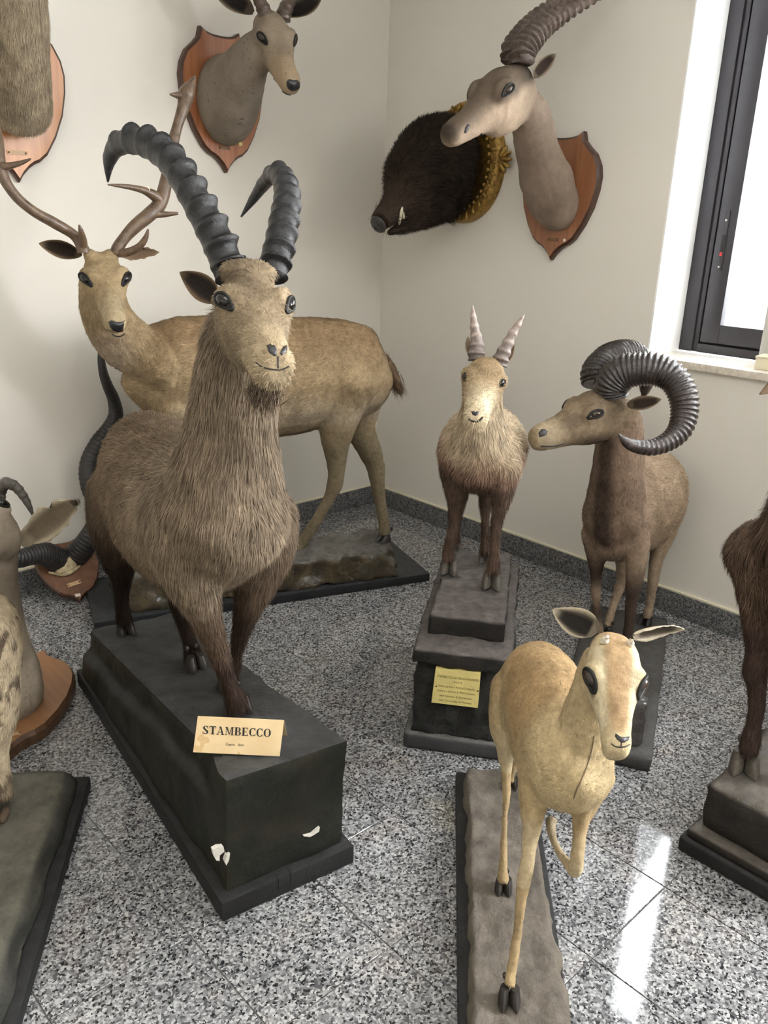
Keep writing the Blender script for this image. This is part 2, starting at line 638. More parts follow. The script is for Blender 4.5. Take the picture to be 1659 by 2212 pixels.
class Beast:
    def __init__(s, name, label, cat, loc, group=None):
        s.root = thing(name, label, cat, loc, group)
        s.parts = []
        s.S = []          # samples: pos(3) flow(3) col(3) fur radius
        s.extra = None

    # ---- volume pieces
    def loft(s, rows, hint, col, fur=1.0, egg=0.0, sub=5, n=20, flow=1.0, power=2.0, keep=True):
        """rows: (point, half width across, half width along hint[, colour]); col: default colour"""
        R = []
        for r in rows:
            c = r[3] if len(r) > 3 else col
            R.append(np.concatenate([np.asarray(r[0], float), [r[1], r[2]], c]))
        X = catmull(np.array(R), sub)
        X[:, 3:5] = np.maximum(X[:, 3:5], 0.002)
        hint = np.asarray(hint, float)
        e = egg
        if not np.isscalar(egg):
            e = catmull(np.asarray(egg, float)[:, None], sub)[:, 0]
        V, Fs = loft_mesh(X[:, :3], X[:, 3], X[:, 4], hint, n, e, power)
        if keep:
            s.parts.append((V, Fs))
        T = np.gradient(X[:, :3], axis=0)
        T /= np.linalg.norm(T, axis=1)[:, None] + 1e-9
        for i in range(len(X)):
            s.S.append(np.concatenate([X[i, :3], T[i] * flow, X[i, 5:8], [fur, 0.5 * (X[i, 3] + X[i, 4])]]))

    def blob(s, c, ax, col=None, fur=1.0):
        s.parts.append(ellipsoid(c, [np.asarray(a, float) for a in ax], 16, 10))

    def pxloft(s, rows, col, fur=1.0, asp=1.0, hint=None, frame=None, flow=1.0, sub=5, mode='x'):
        """limb read from the photograph: rows (px, py, distance along the frame, half width in px[, colour])"""
        R = []
        for r in rows:
            if isinstance(r[0], (int, float)):
                P = (frame.fx if mode == 'x' else frame.fy)(r[0], r[1], r[2])
            else:
                P = np.asarray(r[0], float)
                r = (0, 0, 0) + tuple(r[1:])
            w = r[3] * pxm(P)
            R.append((P, w, w * asp) + ((r[4],) if len(r) > 4 else ()))
        if flow > 0:      # legs start rounded inside the trunk
            d = np.asarray(R[0][0]) - np.asarray(R[1][0])
            R.insert(0, (R[0][0] + nv(d) * R[0][1] * 0.75, R[0][1] * 0.35, R[0][2] * 0.35) + tuple(R[0][3:]))
        s.loft(R, hint if hint is not None else frame.f, col, fur, 0.0, sub, 16, flow)
        return R

    def head(s, O, ang, L, col, prof=GOAT, cols=None, fur=0.35, n=24, wk=1.0, orb=(.385, .155, -.085, .78, .52, .22)):
        s.ho, s.L = np.asarray(O, float), L
        s.hf, s.hl, s.hu = rotframe(*ang)
        rows, eggs = [], []
        for i, (x, zt, zb, w, e) in enumerate(prof):
            c = cols(x) if cols else col
            rows.append((s.H(x, 0, (zt + zb) / 2), w * L * wk, (zt - zb) / 2 * L, c))
            eggs.append(e)
        s.loft(rows, s.hu, col, fur, eggs, 5, n, -1.0, 2.25)
        # orbits: shallow pads that look outward and forward, so the eyes do
        s.en = {}
        for sd in (-1, 1):
            en = nv(s.hl * sd * orb[3] + s.hf * orb[4] + s.hu * orb[5])
            ax = nv(s.hf - en * (s.hf @ en))
            up = np.cross(en, ax)
            c = s.H(orb[0], orb[1] * sd, orb[2])
            s.en[sd] = (c, en)
            s.parts.append(ellipsoid(c, [en * .06 * L, ax * .13 * L, up * .10 * L], 16, 10))

    def eyes(s, r, mat='eye', squash=0.68, lidw=0.24, sink=0.42, tear=True, dip=-0.25, axl=0.9, axf=0.25):
        for sd in (-1, 1):
            c, en = s.en[sd]
            loc, no, i, d = s.bvh.ray_cast(Vector(c + en * 0.2), Vector(-en), 1.0)
            p = np.array(loc) if loc is not None else c
            s.eye(p, en, r, nv(-s.hl * sd * axl + s.hf * axf + s.hu * dip), mat, squash, True, lidw, sink, tear)

    def H(s, x, y, z):
        return s.ho + s.L * (s.hf * x + s.hl * y + s.hu * z)

    def Hv(s, x, y, z):
        return s.hf * x + s.hl * y + s.hu * z

    # ---- one continuous skin over all pieces
    def build(s, voxel=0.007, it=6, mat='coat', colfn=None, name='body', bulge=None, label=None, lump=1.0):
        V, Fs = join(s.parts)
        me = mesh_of('tmp', V - off(s.root), Fs)
        bm = bmesh.new()
        bm.from_mesh(me)
        bmesh.ops.recalc_face_normals(bm, faces=bm.faces[:])
        bm.to_mesh(me)
        bm.free()
        o = bpy.data.objects.new('tmp', me)
        COL.objects.link(o)
        m = o.modifiers.new('r', 'REMESH')
        m.mode = 'VOXEL'
        m.voxel_size = voxel
        m2 = o.modifiers.new('s', 'SMOOTH')
        m2.factor = 0.5
        m2.iterations = it
        dg = bpy.context.evaluated_depsgraph_get()
        dg.update()
        me2 = bpy.data.meshes.new_from_object(o.evaluated_get(dg))
        bpy.data.objects.remove(o)
        bpy.data.meshes.remove(me)
        me2.name = name
        nv_ = len(me2.vertices)
        co = np.zeros(nv_ * 3)
        me2.vertices.foreach_get('co', co)
        co = co.reshape(-1, 3) + off(s.root)
        S = np.array(s.S)
        # the hide is never smooth: folds and lumps of a stuffed skin
        no = np.zeros(nv_ * 3)
        me2.vertices.foreach_get('normal', no)
        no = no.reshape(-1, 3)
        d = np.array([noise.fractal(Vector(p) * 13.0, 0.8, 2.1, 3) for p in co])
        d2 = np.array([abs(noise.noise(Vector((p[0] * 34, p[1] * 34, p[2] * 16)))) for p in co])
        co = co + no * (lump * (d * 0.0030 - d2 * 0.0028))[:, None]
        if bulge is not None:
            co = bulge(co, no)
        me2.vertices.foreach_set('co', (co - off(s.root)).ravel())
        me2.update()
        Cc, Fl, Fu = s.lookup(co)
        if colfn is not None:
            Cc = colfn(co, Cc)
        setcol(me2, Cc)
        s.body = link(name, me2, mat, s.root)
        if label:
            s.body['label'] = label
        me2.calc_loop_triangles()
        tri = np.zeros(len(me2.loop_triangles) * 3, np.int32)
        me2.loop_triangles.foreach_get('vertices', tri)
        s.tri = tri.reshape(-1, 3)
        s.co, s.colv, s.flow, s.furl = co, Cc, Fl, Fu
        s.bvh = BVHTree.FromPolygons([tuple(v) for v in co], [tuple(map(int, t)) for t in s.tri])
        return s.body

    def lookup(s, co):
        S = np.array(s.S)
        Cc = np.zeros((len(co), 3))
        Fl = np.zeros((len(co), 3))
        Fu = np.zeros(len(co))
        for a in range(0, len(co), 20000):
            d = np.linalg.norm(co[a:a + 20000, None, :] - S[None, :, :3], axis=2) / (S[None, :, 10] + 0.01)
            wt = 1.0 / (d ** 7 + 1e-4)
            wt /= wt.sum(1, keepdims=True)
            Cc[a:a + 20000] = wt @ S[:, 6:9]
            Fl[a:a + 20000] = wt @ S[:, 3:6]
            Fu[a:a + 20000] = wt @ S[:, 9]
        return Cc, Fl, Fu

    def hit(s, px, py):
        """surface point and normal seen at a pixel of the photograph"""
        d = nv(ray(px, py))
        loc, no, i, dist = s.bvh.ray_cast(Vector(CAM), Vector(d), 9.0)
        if loc is None:
            # just past the outline: nearest surface point to the ray at the head's depth
            p = CAM + ray(px, py) * depth(getattr(s, 'ho', s.root.location))
            loc, no, i, dist = s.bvh.find_nearest(Vector(p))
        return np.array(loc), np.array(no)

    def hit0(s, px, py, d0):
        """as hit(), but kept on the part of the body at depth d0"""
        q, n = s.hit(px, py)
        if abs(depth(q) - d0) > 0.035:
            q, n = s.near(CAM + ray(px, py) * d0)
        return q, n

    def near(s, p):
        loc, no, i, dist = s.bvh.find_nearest(Vector(p))
        return np.array(loc), np.array(no)

    # ---- fur
    def fur(s, n, length, width, lift=0.3, seed=1, mask=None, droop=0.25, bright=0.18, mat='fur', name='fur', clump=0.5):
        rs = np.random.RandomState(seed)
        A, B, C_ = s.co[s.tri[:, 0]], s.co[s.tri[:, 1]], s.co[s.tri[:, 2]]
        nrm = np.cross(B - A, C_ - A)
        ar = np.linalg.norm(nrm, axis=1)
        fl = s.furl[s.tri].mean(1)
        pr = ar * np.clip(fl, 0.0, None) ** 0.0 * (fl > 0.05)
        # hair grows where the photograph or a step to the side can see it
        view = ((A - CAM) * nrm).sum(1) / (ar * np.linalg.norm(A - CAM, axis=1) + 1e-12)
        pr = pr * (view < 0.35)
        if mask is not None:
            pr = pr * mask(A)
        pr = pr / pr.sum()
        t = rs.choice(len(ar), n, p=pr)
        u, v = rs.rand(n), rs.rand(n)
        k = u + v > 1
        u[k], v[k] = 1 - u[k], 1 - v[k]
        w0 = 1 - u - v
        ta, tb, tc = s.tri[t, 0], s.tri[t, 1], s.tri[t, 2]
        P = s.co[ta] * w0[:, None] + s.co[tb] * u[:, None] + s.co[tc] * v[:, None]
        Cc = s.colv[ta] * w0[:, None] + s.colv[tb] * u[:, None] + s.colv[tc] * v[:, None]
        Fl = s.flow[ta] * w0[:, None] + s.flow[tb] * u[:, None] + s.flow[tc] * v[:, None]
        Fu = s.furl[ta] * w0 + s.furl[tb] * u + s.furl[tc] * v
        N = nrm[t] / (ar[t][:, None] + 1e-12)
        # clumping: neighbouring hairs lean alike
        q = P * 22.0
        wob = np.stack([np.sin(q[:, 0] * 1.3 + q[:, 2] * 2.1 + 1), np.sin(q[:, 1] * 1.7 - q[:, 2] * 1.1 + 2), np.sin(q[:, 0] * 2.3 + q[:, 1] * 1.9)], 1) * clump * 0.35
        D = Fl + wob + rs.randn(n, 3) * 0.16 + np.array([0, 0, -droop])
        D = D - (D * N).sum(1)[:, None] * N
        D /= np.linalg.norm(D, axis=1)[:, None] + 1e-9
        ln = length * Fu * (0.6 + 0.7 * rs.rand(n))
        W = np.cross(D, N)
        W /= np.linalg.norm(W, axis=1)[:, None] + 1e-9
        wd = width * (0.7 + 0.6 * rs.rand(n))
        lf = lift * (0.5 + rs.rand(n))
        base = P - N * 0.0015
        mid = base + (D * 0.55 + N * (lf * 0.55 + 0.0)[:, None]) * ln[:, None]
        tip = base + (D + N * (lf * 0.75)[:, None] + np.array([0, 0, -droop * 0.4])) * ln[:, None]
        V = np.empty((n, 5, 3))
        V[:, 0] = base - W * wd[:, None] * 0.5
        V[:, 1] = base + W * wd[:, None] * 0.5
        V[:, 2] = mid - W * wd[:, None] * 0.4
        V[:, 3] = mid + W * wd[:, None] * 0.4
        V[:, 4] = tip
        b = 1 + bright * rs.randn(n)
        cl = 1 + 0.15 * np.sin(q[:, 0] * 3.1 + np.sin(q[:, 1] * 2.7)) * np.sin(q[:, 2] * 2.9 + 1)
        cc = np.clip(Cc * (b * cl)[:, None], 0.004, 1)
        Cv = np.repeat(cc[:, None, :], 5, 1)
        Cv[:, :2] *= 0.8
        me = bpy.data.meshes.new(name)
        me.vertices.add(n * 5)
        me.vertices.foreach_set('co', (V - off(s.root)).ravel())
        i0 = np.arange(n) * 5
        tri = np.stack([i0, i0 + 1, i0 + 3, i0, i0 + 3, i0 + 2, i0 + 2, i0 + 3, i0 + 4], 1).reshape(-1)
        me.loops.add(len(tri))
        me.loops.foreach_set('vertex_index', tri.astype(np.int32))
        npol = len(tri) // 3
        me.polygons.add(npol)
        me.polygons.foreach_set('loop_start', np.arange(npol, dtype=np.int32) * 3)
        me.update(calc_edges=True)
        setcol(me, Cv.reshape(-1, 3))
        o = link(name, me, mat, s.root, True)
        o['kind'] = 'stuff'
        return o

    def tuft(s, roots, tips, n, width, col, spread=0.01, name='beard', seed=3, droop=0.0):
        """long hair between root points and tip points"""
        rs = np.random.RandomState(seed)
        roots, tips = np.asarray(roots, float), np.asarray(tips, float)
        V, Fs, Cv = [], [], []
        for i in range(n):
            t = rs.rand() * (len(roots) - 1)
            k = min(int(t), len(roots) - 2)
            f = t - k
            a = roots[k] * (1 - f) + roots[k + 1] * f + rs.randn(3) * spread
            b = tips[k] * (1 - f) + tips[k + 1] * f + rs.randn(3) * spread * 1.2
            b = a + (b - a) * (0.6 + 0.5 * rs.rand())
            m = (a + b) / 2 + rs.randn(3) * spread * 0.3
            wdir = nv(np.cross(b - a, rs.randn(3))) * width
            o = len(V)
            V += [a - wdir, a + wdir, m - wdir * 0.9, m + wdir * 0.9, b]
            Fs += [(o, o + 1, o + 3, o + 2), (o + 2, o + 3, o + 4)]
            c = np.asarray(col) * (1 + 0.25 * rs.randn())
            Cv += [np.clip(c, 0.004, 1)] * 5
        o = part(name, V, Fs, 'fur', s.root)
        setcol(o.data, np.array(Cv))
        o['kind'] = 'stuff'
        return o

    # ---- features
    def eye(s, p, no, r, ax=None, mat='eye', squash=0.62, lid=True, lidw=0.26, sink=0.35, tear=True):
        """glass eye in the socket with its dark almond rim; ax = direction of the rim's long axis (towards the nose)"""
        no = nv(no)
        ax = nv(ax if ax is not None else s.hf)
        ax = nv(ax - no * (ax @ no))
        up = np.cross(no, ax)
        c = np.asarray(p) - no * r * sink
        dn = up if up[2] < 0 else -up
        V, Fs = ellipsoid(c, [ax * r * 1.2, up * r * max(0.72, squash * 1.4), no * r * 0.9], 18, 12)
        e = part('eye', V, Fs, mat, s.root)
        if lid:
            P = []
            k = 22
            for i in range(k):
                t = 2 * PI * i / k
                cx, sy = math.cos(t), math.sin(t)
                ext = 1.28 + (0.55 * max(0, cx) ** 3 if tear else 0)
                q = np.asarray(p) + ax * cx * r * ext + dn * 0.35 * r * (max(0, cx) ** 3) + up * sy * r * squash * 1.35
                loc, n2 = s.near(q)
                P.append(loc + n2 * r * 0.10)
            k0 = len(P)
            ring = [np.array(v) for v in P]
            P = np.array(P + P[:2])
            V, Fs = loft_mesh(catmull(P, 2), np.full(len(P) * 2 - 1, r * lidw), np.full(len(P) * 2 - 1, r * lidw), no, 8, caps=False)
            b0 = len(V)
            V = np.concatenate([V, np.array(ring), [np.asarray(p) + no * r * 0.12]])
            Fs = Fs + [(b0 + i, b0 + (i + 1) % k0, b0 + k0) for i in range(k0)]
            part('eyelid', V, Fs, 'lid', e, True, None, None, s.root)
        return e

    def pad(s, name, pix, mat='nose', t=0.002, r=None, label=None):
        """patch of skin following the surface: polygon of pixels"""
        cpx = np.mean(np.array(pix, float), 0)
        d0 = depth(s.hit(*cpx)[0])
        rings = []
        for f in (1.0, 0.8, 0.5, 0.2):
            row = []
            for a, b in pix:
                x, y = cpx[0] + (a - cpx[0]) * f, cpx[1] + (b - cpx[1]) * f
                q, n = s.hit0(x, y, d0)
                row.append(q + n * (t * (1 - f) ** 0.5 * 1.0 - (0.003 if f == 1.0 else 0)))
            rings.append(row)
        k = len(pix)
        V = [v for r_ in rings for v in r_]
        q, n = s.hit(*cpx)
        V.append(q + n * t)
        Fs = []
        for i in range(3):
            for j in range(k):
                jj = (j + 1) % k
                Fs.append((i * k + j, i * k + jj, (i + 1) * k + jj, (i + 1) * k + j))
        for j in range(k):
            Fs.append((3 * k + j, 3 * k + (j + 1) % k, 4 * k))
        return part(name, V, Fs, mat, s.root, True, None, label)

    def line(s, name, pix, r, mat='mouth', lift=0.0):
        """dark line lying in the surface through pixels"""
        P = []
        X = catmull(np.array(pix, float), 4)
        d0 = depth(s.hit(*X[len(X) // 2])[0])
        for a, b in X:
            q, n = s.hit(a, b)
            if abs(depth(q) - d0) > 0.09:
                q, n = s.near(CAM + ray(a, b) * d0)
            P.append(q + n * lift)
        R = np.full(len(P), r)
        R[0] = R[-1] = r * 0.4
        V, Fs = loft_mesh(np.array(P), R, R, (0.1, 0.2, 0.95), 6)
        return part(name, V, Fs, mat, s.root)

    def hline(s, name, pts, r, mat='mouth', lift=0.0):
        """the same through head coordinates"""
        X = catmull(np.array(pts, float), 4)
        P = []
        for a in X:
            q, n = s.near(s.H(*a))
            P.append(q + n * lift)
        R = np.full(len(P), r)
        R[0] = R[-1] = r * 0.4
        V, Fs = loft_mesh(np.array(P), R, R, (0.1, 0.2, 0.95), 6)
        return part(name, V, Fs, mat, s.root)

    def blotch(s, name, p, no, ax, rx, ry, mat, t=0.3):
        """small flattened bead (nostril, caruncle) seated on the surface"""
        no = nv(no)
        ax = nv(ax - no * (np.asarray(ax) @ no))
        up = np.cross(no, ax)
        V, Fs = ellipsoid(p, [ax * rx, up * ry, no * min(rx, ry) * t], 14, 8)
        return part(name, V, Fs, mat, s.root)

    def ear(s, base, tip, face, width, col_in, col_out, cup=0.55, prof=0.75, thick=0.004, bend=0.0, ragged=0.0, stalk=0.45, name='ear', seed=0):
        """leaf-shaped cupped ear; face = direction its opening looks"""
        base, tip = np.asarray(base, float), np.asarray(tip, float)
        ax = tip - base
        Ln = np.linalg.norm(ax)
        ax = ax / Ln
        fc = nv(np.asarray(face, float) - ax * (np.asarray(face, float) @ ax))
        sd = np.cross(ax, fc)
        nu, nvv = 16, 10
        rs = np.random.RandomState(seed)
        outer, inner = [], []
        for i in range(nu + 1):
            u = i / nu
            wd = width * (math.sin(PI * min(1.0, u ** prof * 0.93 + 0.07)) ** 0.75 * (1 - stalk * (1 - u) ** 3))
            wd = max(wd, 0.0015)
            cp = cup * (1 - 0.55 * u)
            rowo, rowi = [], []
            for j in range(nvv + 1):
                v = -1 + 2 * j / nvv
                a = v * cp * 2.2
                R = wd / max(0.35, cp * 2.2) if cp > 0.05 else wd
                y = math.sin(a) * R
                z = -math.cos(a) * R * 0.9 + R * 0.4
                if ragged and abs(v) > 0.85:
                    y *= 1 + ragged * rs.randn() * 0.3
                c = base + ax * (u * Ln) + sd * y + fc * (z + bend * Ln * u * u)
                rowo.append(c - fc * thick * (0.6 + 0.4 * (1 - abs(v))))
                rowi.append(c + fc * thick * 0.1)
            outer.append(rowo)
            inner.append(rowi)
        V = [p for r in outer for p in r] + [p for r in inner for p in r]
        k = nvv + 1
        o2 = (nu + 1) * k
        Fs = []
        for i in range(nu):
            for j in range(nvv):
                a = i * k + j
                Fs.append((a, a + k, a + k + 1, a + 1))
                b = o2 + a
                Fs.append((b, b + 1, b + k + 1, b + k))
            for j in (0, nvv):
                a = i * k + j
                Fs.append((a, o2 + a, o2 + a + k, a + k) if j == 0 else (a, a + k, o2 + a + k, o2 + a))
        for j in range(nvv):
            a = nu * k + j
            Fs.append((a, o2 + a, o2 + a + 1, a + 1))
        e = part(name, V, Fs, 'skin', s.root)
        C_ = np.zeros((len(V), 3))
        C_[:o2] = col_out
        for i in range(nu + 1):
            for j in range(k):
                edge = abs(-1 + 2 * j / nvv)
                f = max(0, min(1, (edge - 0.55) / 0.4)) if i > 2 else 0.3
                f = max(f, max(0, (i / nu - 0.8) / 0.2) * 0.8)
                C_[o2 + i * k + j] = np.asarray(col_in) * (1 - f) + np.asarray(col_out) * f
        setcol(e.data, C_)
        return e

    def horn(s, P, R, mat, col=None, ridges=0, amp=0.0, front=0.7, hint=None, asp=1.0, n=20, fade=0.15, sharp=2.0, name='horn', per=9, tipcol=None, colfn=None, skew=0.0):
        """horn along points with radii; ridges thicken its convex side"""
        P, R = np.asarray(P, float), np.asarray(R, float)
        sub = max(4, int(ridges * per / (len(P) - 1)) + 1) if ridges else 6
        X = catmull(np.column_stack([P, R]), sub)
        C_ = X[:, :3]
        sl = np.concatenate([[0], np.cumsum(np.linalg.norm(np.diff(C_, axis=0), axis=1))])
        sl /= sl[-1]
        if hint is None:
            hint = C_ - (P[0] * 0.5 + P[-1] * 0.5)
        Rr = np.maximum(X[:, 3], 0.0008)

        def mod(t, th):
            if not ridges:
                return 1.0
            uu = sl[min(len(sl) - 1, int(round(t * (len(sl) - 1))))]
            ph = ridges * (uu ** 0.85) + skew * np.cos(th)
            r = (0.5 + 0.5 * np.cos(2 * PI * ph)) ** sharp
            fadeout = max(0.0, min(1.0, (1.0 - uu - 0.02) / fade))
            return 1 + amp * fadeout * (r - 0.35) * ((1 - front) + front * np.maximum(0, np.sin(th)))
        V, Fs = loft_mesh(C_, Rr, Rr * asp, hint, n, 0.0, 2.0, True, mod)
        o = part(name, V, Fs, mat, s.root)
        Cc = np.ones((len(V), 3)) * (col if col is not None else (1, 1, 1))
        if colfn is not None:
            nn = len(C_)
            for i in range(nn):
                for j in range(n):
                    Cc[i * n + j] = colfn(sl[i], 2 * PI * j / n, mod(i / (nn - 1), np.array([2 * PI * j / n])))
        setcol(o.data, Cc)
        return o

    def hoof(s, p, fwd, size, mat='hoof', spread=0.16, up=None, tilt=0.0, h=0.75):
        """cloven hoof standing on point p (centre of the print), toes towards fwd"""
        up = nv(up if up is not None else (0, 0, 1))
        f = nv(np.asarray(fwd, float) - up * (np.asarray(fwd, float) @ up))
        l = np.cross(up, f)
        Vs = []
        for sd in (-1, 1):
            ff = nv(f + l * sd * spread)
            ll = np.cross(up, ff)
            rows = []
            for k, (z, bk, fr_, w) in enumerate(((0.0, -0.55, 0.72, 0.30), (0.25, -0.52, 0.62, 0.30), (0.6, -0.45, 0.38, 0.27), (1.0, -0.36, 0.16, 0.22))):
                for j in range(10):
                    t = 2 * PI * j / 10
                    cx, sy = math.cos(t), math.sin(t)
                    x = (fr_ if cx > 0 else -bk) * cx
                    wd = w * (1 - 0.55 * max(0, cx) ** 2)
                    rows.append(np.asarray(p) + ff * size * x + ll * size * (wd * sy) + l * sd * size * 0.27 + up * size * z * h)
            Fs = []
            for k in range(3):
                for j in range(10):
                    jj = (j + 1) % 10
                    Fs.append((k * 10 + j, k * 10 + jj, (k + 1) * 10 + jj, (k + 1) * 10 + j))
            Fs.append(tuple(range(9, -1, -1)))
            Fs.append(tuple(range(30, 40)))
            Vs.append((np.array(rows), Fs))
        # dew claws
        for sd in (-1, 1):
            Vs.append(ellipsoid(np.asarray(p) - f * size * 0.62 + l * sd * size * 0.24 + up * size * 0.95, [f * size * 0.14, l * size * 0.12, up * size * 0.2], 8, 5))
        V, Fs = join(Vs)
        return part('hoof', V, Fs, mat, s.root, True, 50)


def on_top(fr, px, py, top):
    """point where the pixel's ray meets a plinth top given as height over the frame's x"""
    z = top(-0.4)
    for _ in range(12):
        p = at_z(px, py, z)
        z = top((p - fr.o) @ fr.f)
    return p
# ------------------------------------------------------------------ the room
W0 = Frame(0, 0, 0, 0)


def struct(o):
    o['kind'] = 'structure'
    return o


def sbox(name, x0, x1, y0, y1, z0, z1, mat, parent=None, bev=0.0):
    V, Fs = hexa(box_pts(W0, x0, x1, y0, y1, z0, z1))
    if bev:
        V, Fs = bevel_mesh(V, Fs, bev)
    o = part(name, V, Fs, mat, parent, bool(bev), 40 if bev else None)
    if parent is None:
        struct(o)
    return o


XB, YB, ZC = -5.4, -6.2, 3.0          # far ends of the room behind the camera, ceiling height
TILE = 0.3335
floor = sbox('floor', XB, 0.0, YB, 0.0, -0.10, -0.0035, 'grout')
tv, tf = hexa([(x, y, z) for z in (-0.012, 0.0) for x, y in ((0.0016, 0.0016), (TILE - 0.0016, 0.0016), (TILE - 0.0016, TILE - 0.0016), (0.0016, TILE - 0.0016))])
tv, tf = bevel_mesh(tv, tf, 0.0008, 1)
tile_me = mesh_of('tile', tv, tf)
tile_me.materials.append(M['floor'])
X0T, Y0T = -1.522 - 5 * TILE, -2.79 - 3 * TILE
nt_ = 0
for i in range(-4, 12):
    for j in range(-3, 14):
        x, y = X0T + i * TILE, Y0T + j * TILE
        if x < -4.3 or y < -4.6 or x > -0.02 or y > -0.02:
            continue
        me = tile_me
        if x + TILE > 0.0 or y + TILE > 0.0:      # cut tiles along the walls
            me = tile_me.copy()
            co = np.zeros(len(me.vertices) * 3)
            me.vertices.foreach_get('co', co)
            co = co.reshape(-1, 3)
            co[:, 0] = np.minimum(co[:, 0], -0.001 - x)
            co[:, 1] = np.minimum(co[:, 1], -0.001 - y)
            me.vertices.foreach_set('co', co.ravel())
        t = bpy.data.objects.new('tile', me)
        COL.objects.link(t)
        t.parent = floor
        t.location = (x, y, 0.0 + 0.0004 * rnd.random())

sbox('wall_left', XB, 0.30, 0.0, 0.2, -0.1, ZC, 'wall')
# window wall: opening for window_1 in view and window_2 behind the camera
WY0, WY1, WZ0, WZ1 = -3.35, -1.678, 1.075, 2.75
wr = sbox('wall_right', 0.0, 0.30, WY1, 0.0, -0.1, ZC, 'wall')
for a in ((YB, WY1, -0.1, WZ0), (YB, WY1, WZ1, ZC), (-4.2, WY0, WZ0, WZ1), (YB, -5.7, WZ0, WZ1)):
    sbox('wall_section', 0.0, 0.30, a[0], a[1], a[2], a[3], 'wall', wr)
# white painted inner faces of the window opening
rv = sbox('trim_1', 0.002, 0.30, WY1 - 0.006, WY1 - 0.0005, WZ0 + 0.03, WZ1, 'white')
sbox('wall_back', XB - 0.2, XB, YB, 0.2, -0.1, ZC, 'wall')
sbox('wall_front', XB, 0.3, YB - 0.2, YB, -0.1, ZC, 'wall')
sbox('ceiling', XB - 0.2, 0.3, YB - 0.2, 0.2, ZC, ZC + 0.1, 'white')
# granite skirting with the paint edge above it
HB = 0.106
bl = sbox('baseboard_left', XB, 0.0, -0.016, 0.0, 0.0, HB, 'baseboard', None, 0.002)
br = sbox('baseboard_right', -0.016, 0.0, YB, -0.016, 0.0, HB, 'baseboard', None, 0.002)
M['paint_edge'] = plain('paint_edge', (0.86, 0.8, 0.6), 0.7)
sbox('trim_2', XB, 0.0, -0.010, 0.0, HB, HB + 0.010, 'paint_edge', None, 0.002)
sbox('trim_3', -0.010, 0.0, YB, -0.010, HB, HB + 0.010, 'paint_edge', None, 0.002)

# window_1: dark aluminium frame set at the outer face, opening sash, lock, glass
wroot = bpy.data.objects.new('window_1', None)
COL.objects.link(wroot)
wroot.location = (0.30, WY1, WZ0)
wroot['kind'] = 'structure'
wroot['label'] = 'dark aluminium casement window in the white reveal'


def wbox(name, x0, x1, y0, y1, z0, z1, mat='alu', parent=None, bev=0.003):
    V, Fs = hexa(box_pts(W0, x0, x1, y0, y1, z0, z1))
    V, Fs = bevel_mesh(V, Fs, bev)
    return part(name, V, Fs, mat, parent or wroot, True, 40, None, wroot)


FX0 = 0.235
wbox('window_frame', FX0 + 0.02, 0.30, -1.745, WY1 - 0.007, 1.112, WZ1)
wbox('window_frame', FX0 + 0.03, 0.30, -1.768, -1.745, 1.112, WZ1)
wbox('window_frame', FX0 + 0.02, 0.30, WY0, -1.768, 1.112, 1.150)
wbox('window_frame', FX0 + 0.02, 0.30, WY0, WY0 + 0.07, 1.112, WZ1)
wbox('window_frame', FX0 + 0.02, 0.30, WY0, WY1, WZ1 - 0.06, WZ1)
wbox('gasket', FX0 + 0.04, 0.295, -1.782, -1.768, 1.150, WZ1, 'rubber')
wbox('gasket', FX0 + 0.04, 0.295, WY0 + 0.07, -1.782, 1.150, 1.160, 'rubber')
sash = wbox('sash', FX0 + 0.012, 0.29, -1.862, -1.782, 1.160, WZ1 - 0.08)
wbox('sash', FX0 + 0.014, 0.29, -3.1, -1.862, 1.160, 1.238)
wbox('sash', FX0 + 0.012, 0.29, -3.18, -3.1, 1.160, WZ1 - 0.08)
lk = wbox('lock', FX0 + 0.006, FX0 + 0.012, -1.828, -1.808, 1.46, 1.70, 'alu', sash, 0.001)
wbox('lock_slot', FX0 + 0.003, FX0 + 0.007, -1.824, -1.812, 1.535, 1.60, 'rubber', sash, 0.001)
wbox('lock_indicator', FX0 + 0.003, FX0 + 0.007, -1.823, -1.813, 1.518, 1.532, 'red', sash, 0.001)
for z in (1.47, 1.655):
    wbox('screw', FX0 + 0.003, FX0 + 0.007, -1.822, -1.814, z, z + 0.008, 'steel', sash, 0.001)
gm, gnt, gb = _new('window_glass')
gb.inputs['Base Color'].default_value = (1, 1, 1, 1)
gb.inputs['Roughness'].default_value = 0.0
gb.inputs['Transmission Weight'].default_value = 1.0
gb.inputs['IOR'].default_value = 1.05
M['glass'] = gm
wbox('pane', 0.272, 0.276, -3.1, -1.862, 1.238, WZ1 - 0.08, 'glass', None, 0.0005)
# window_2, behind the camera's right
w2 = bpy.data.objects.new('window_2', None)
COL.objects.link(w2)
w2.location = (0.3, -4.2, WZ0)
w2['kind'] = 'structure'
w2['label'] = 'second dark aluminium window of the window wall'
for a in ((-5.7, -5.62, WZ0, WZ1), (-4.28, -4.2, WZ0, WZ1), (-5.7, -4.2, WZ0, WZ0 + 0.08), (-5.7, -4.2, WZ1 - 0.08, WZ1)):
    V, Fs = hexa(box_pts(W0, 0.24, 0.30, a[0], a[1], a[2], a[3]))
    part('window_frame', V, Fs, 'alu', w2, False)
# stone sill standing proud of the wall
sl = sbox('trim_4', -0.022, 0.258, WY0 - 0.05, WY1 + 0.0, 1.077, 1.107, 'sill', None, 0.003)
sl['label'] = 'pale stone window sill'
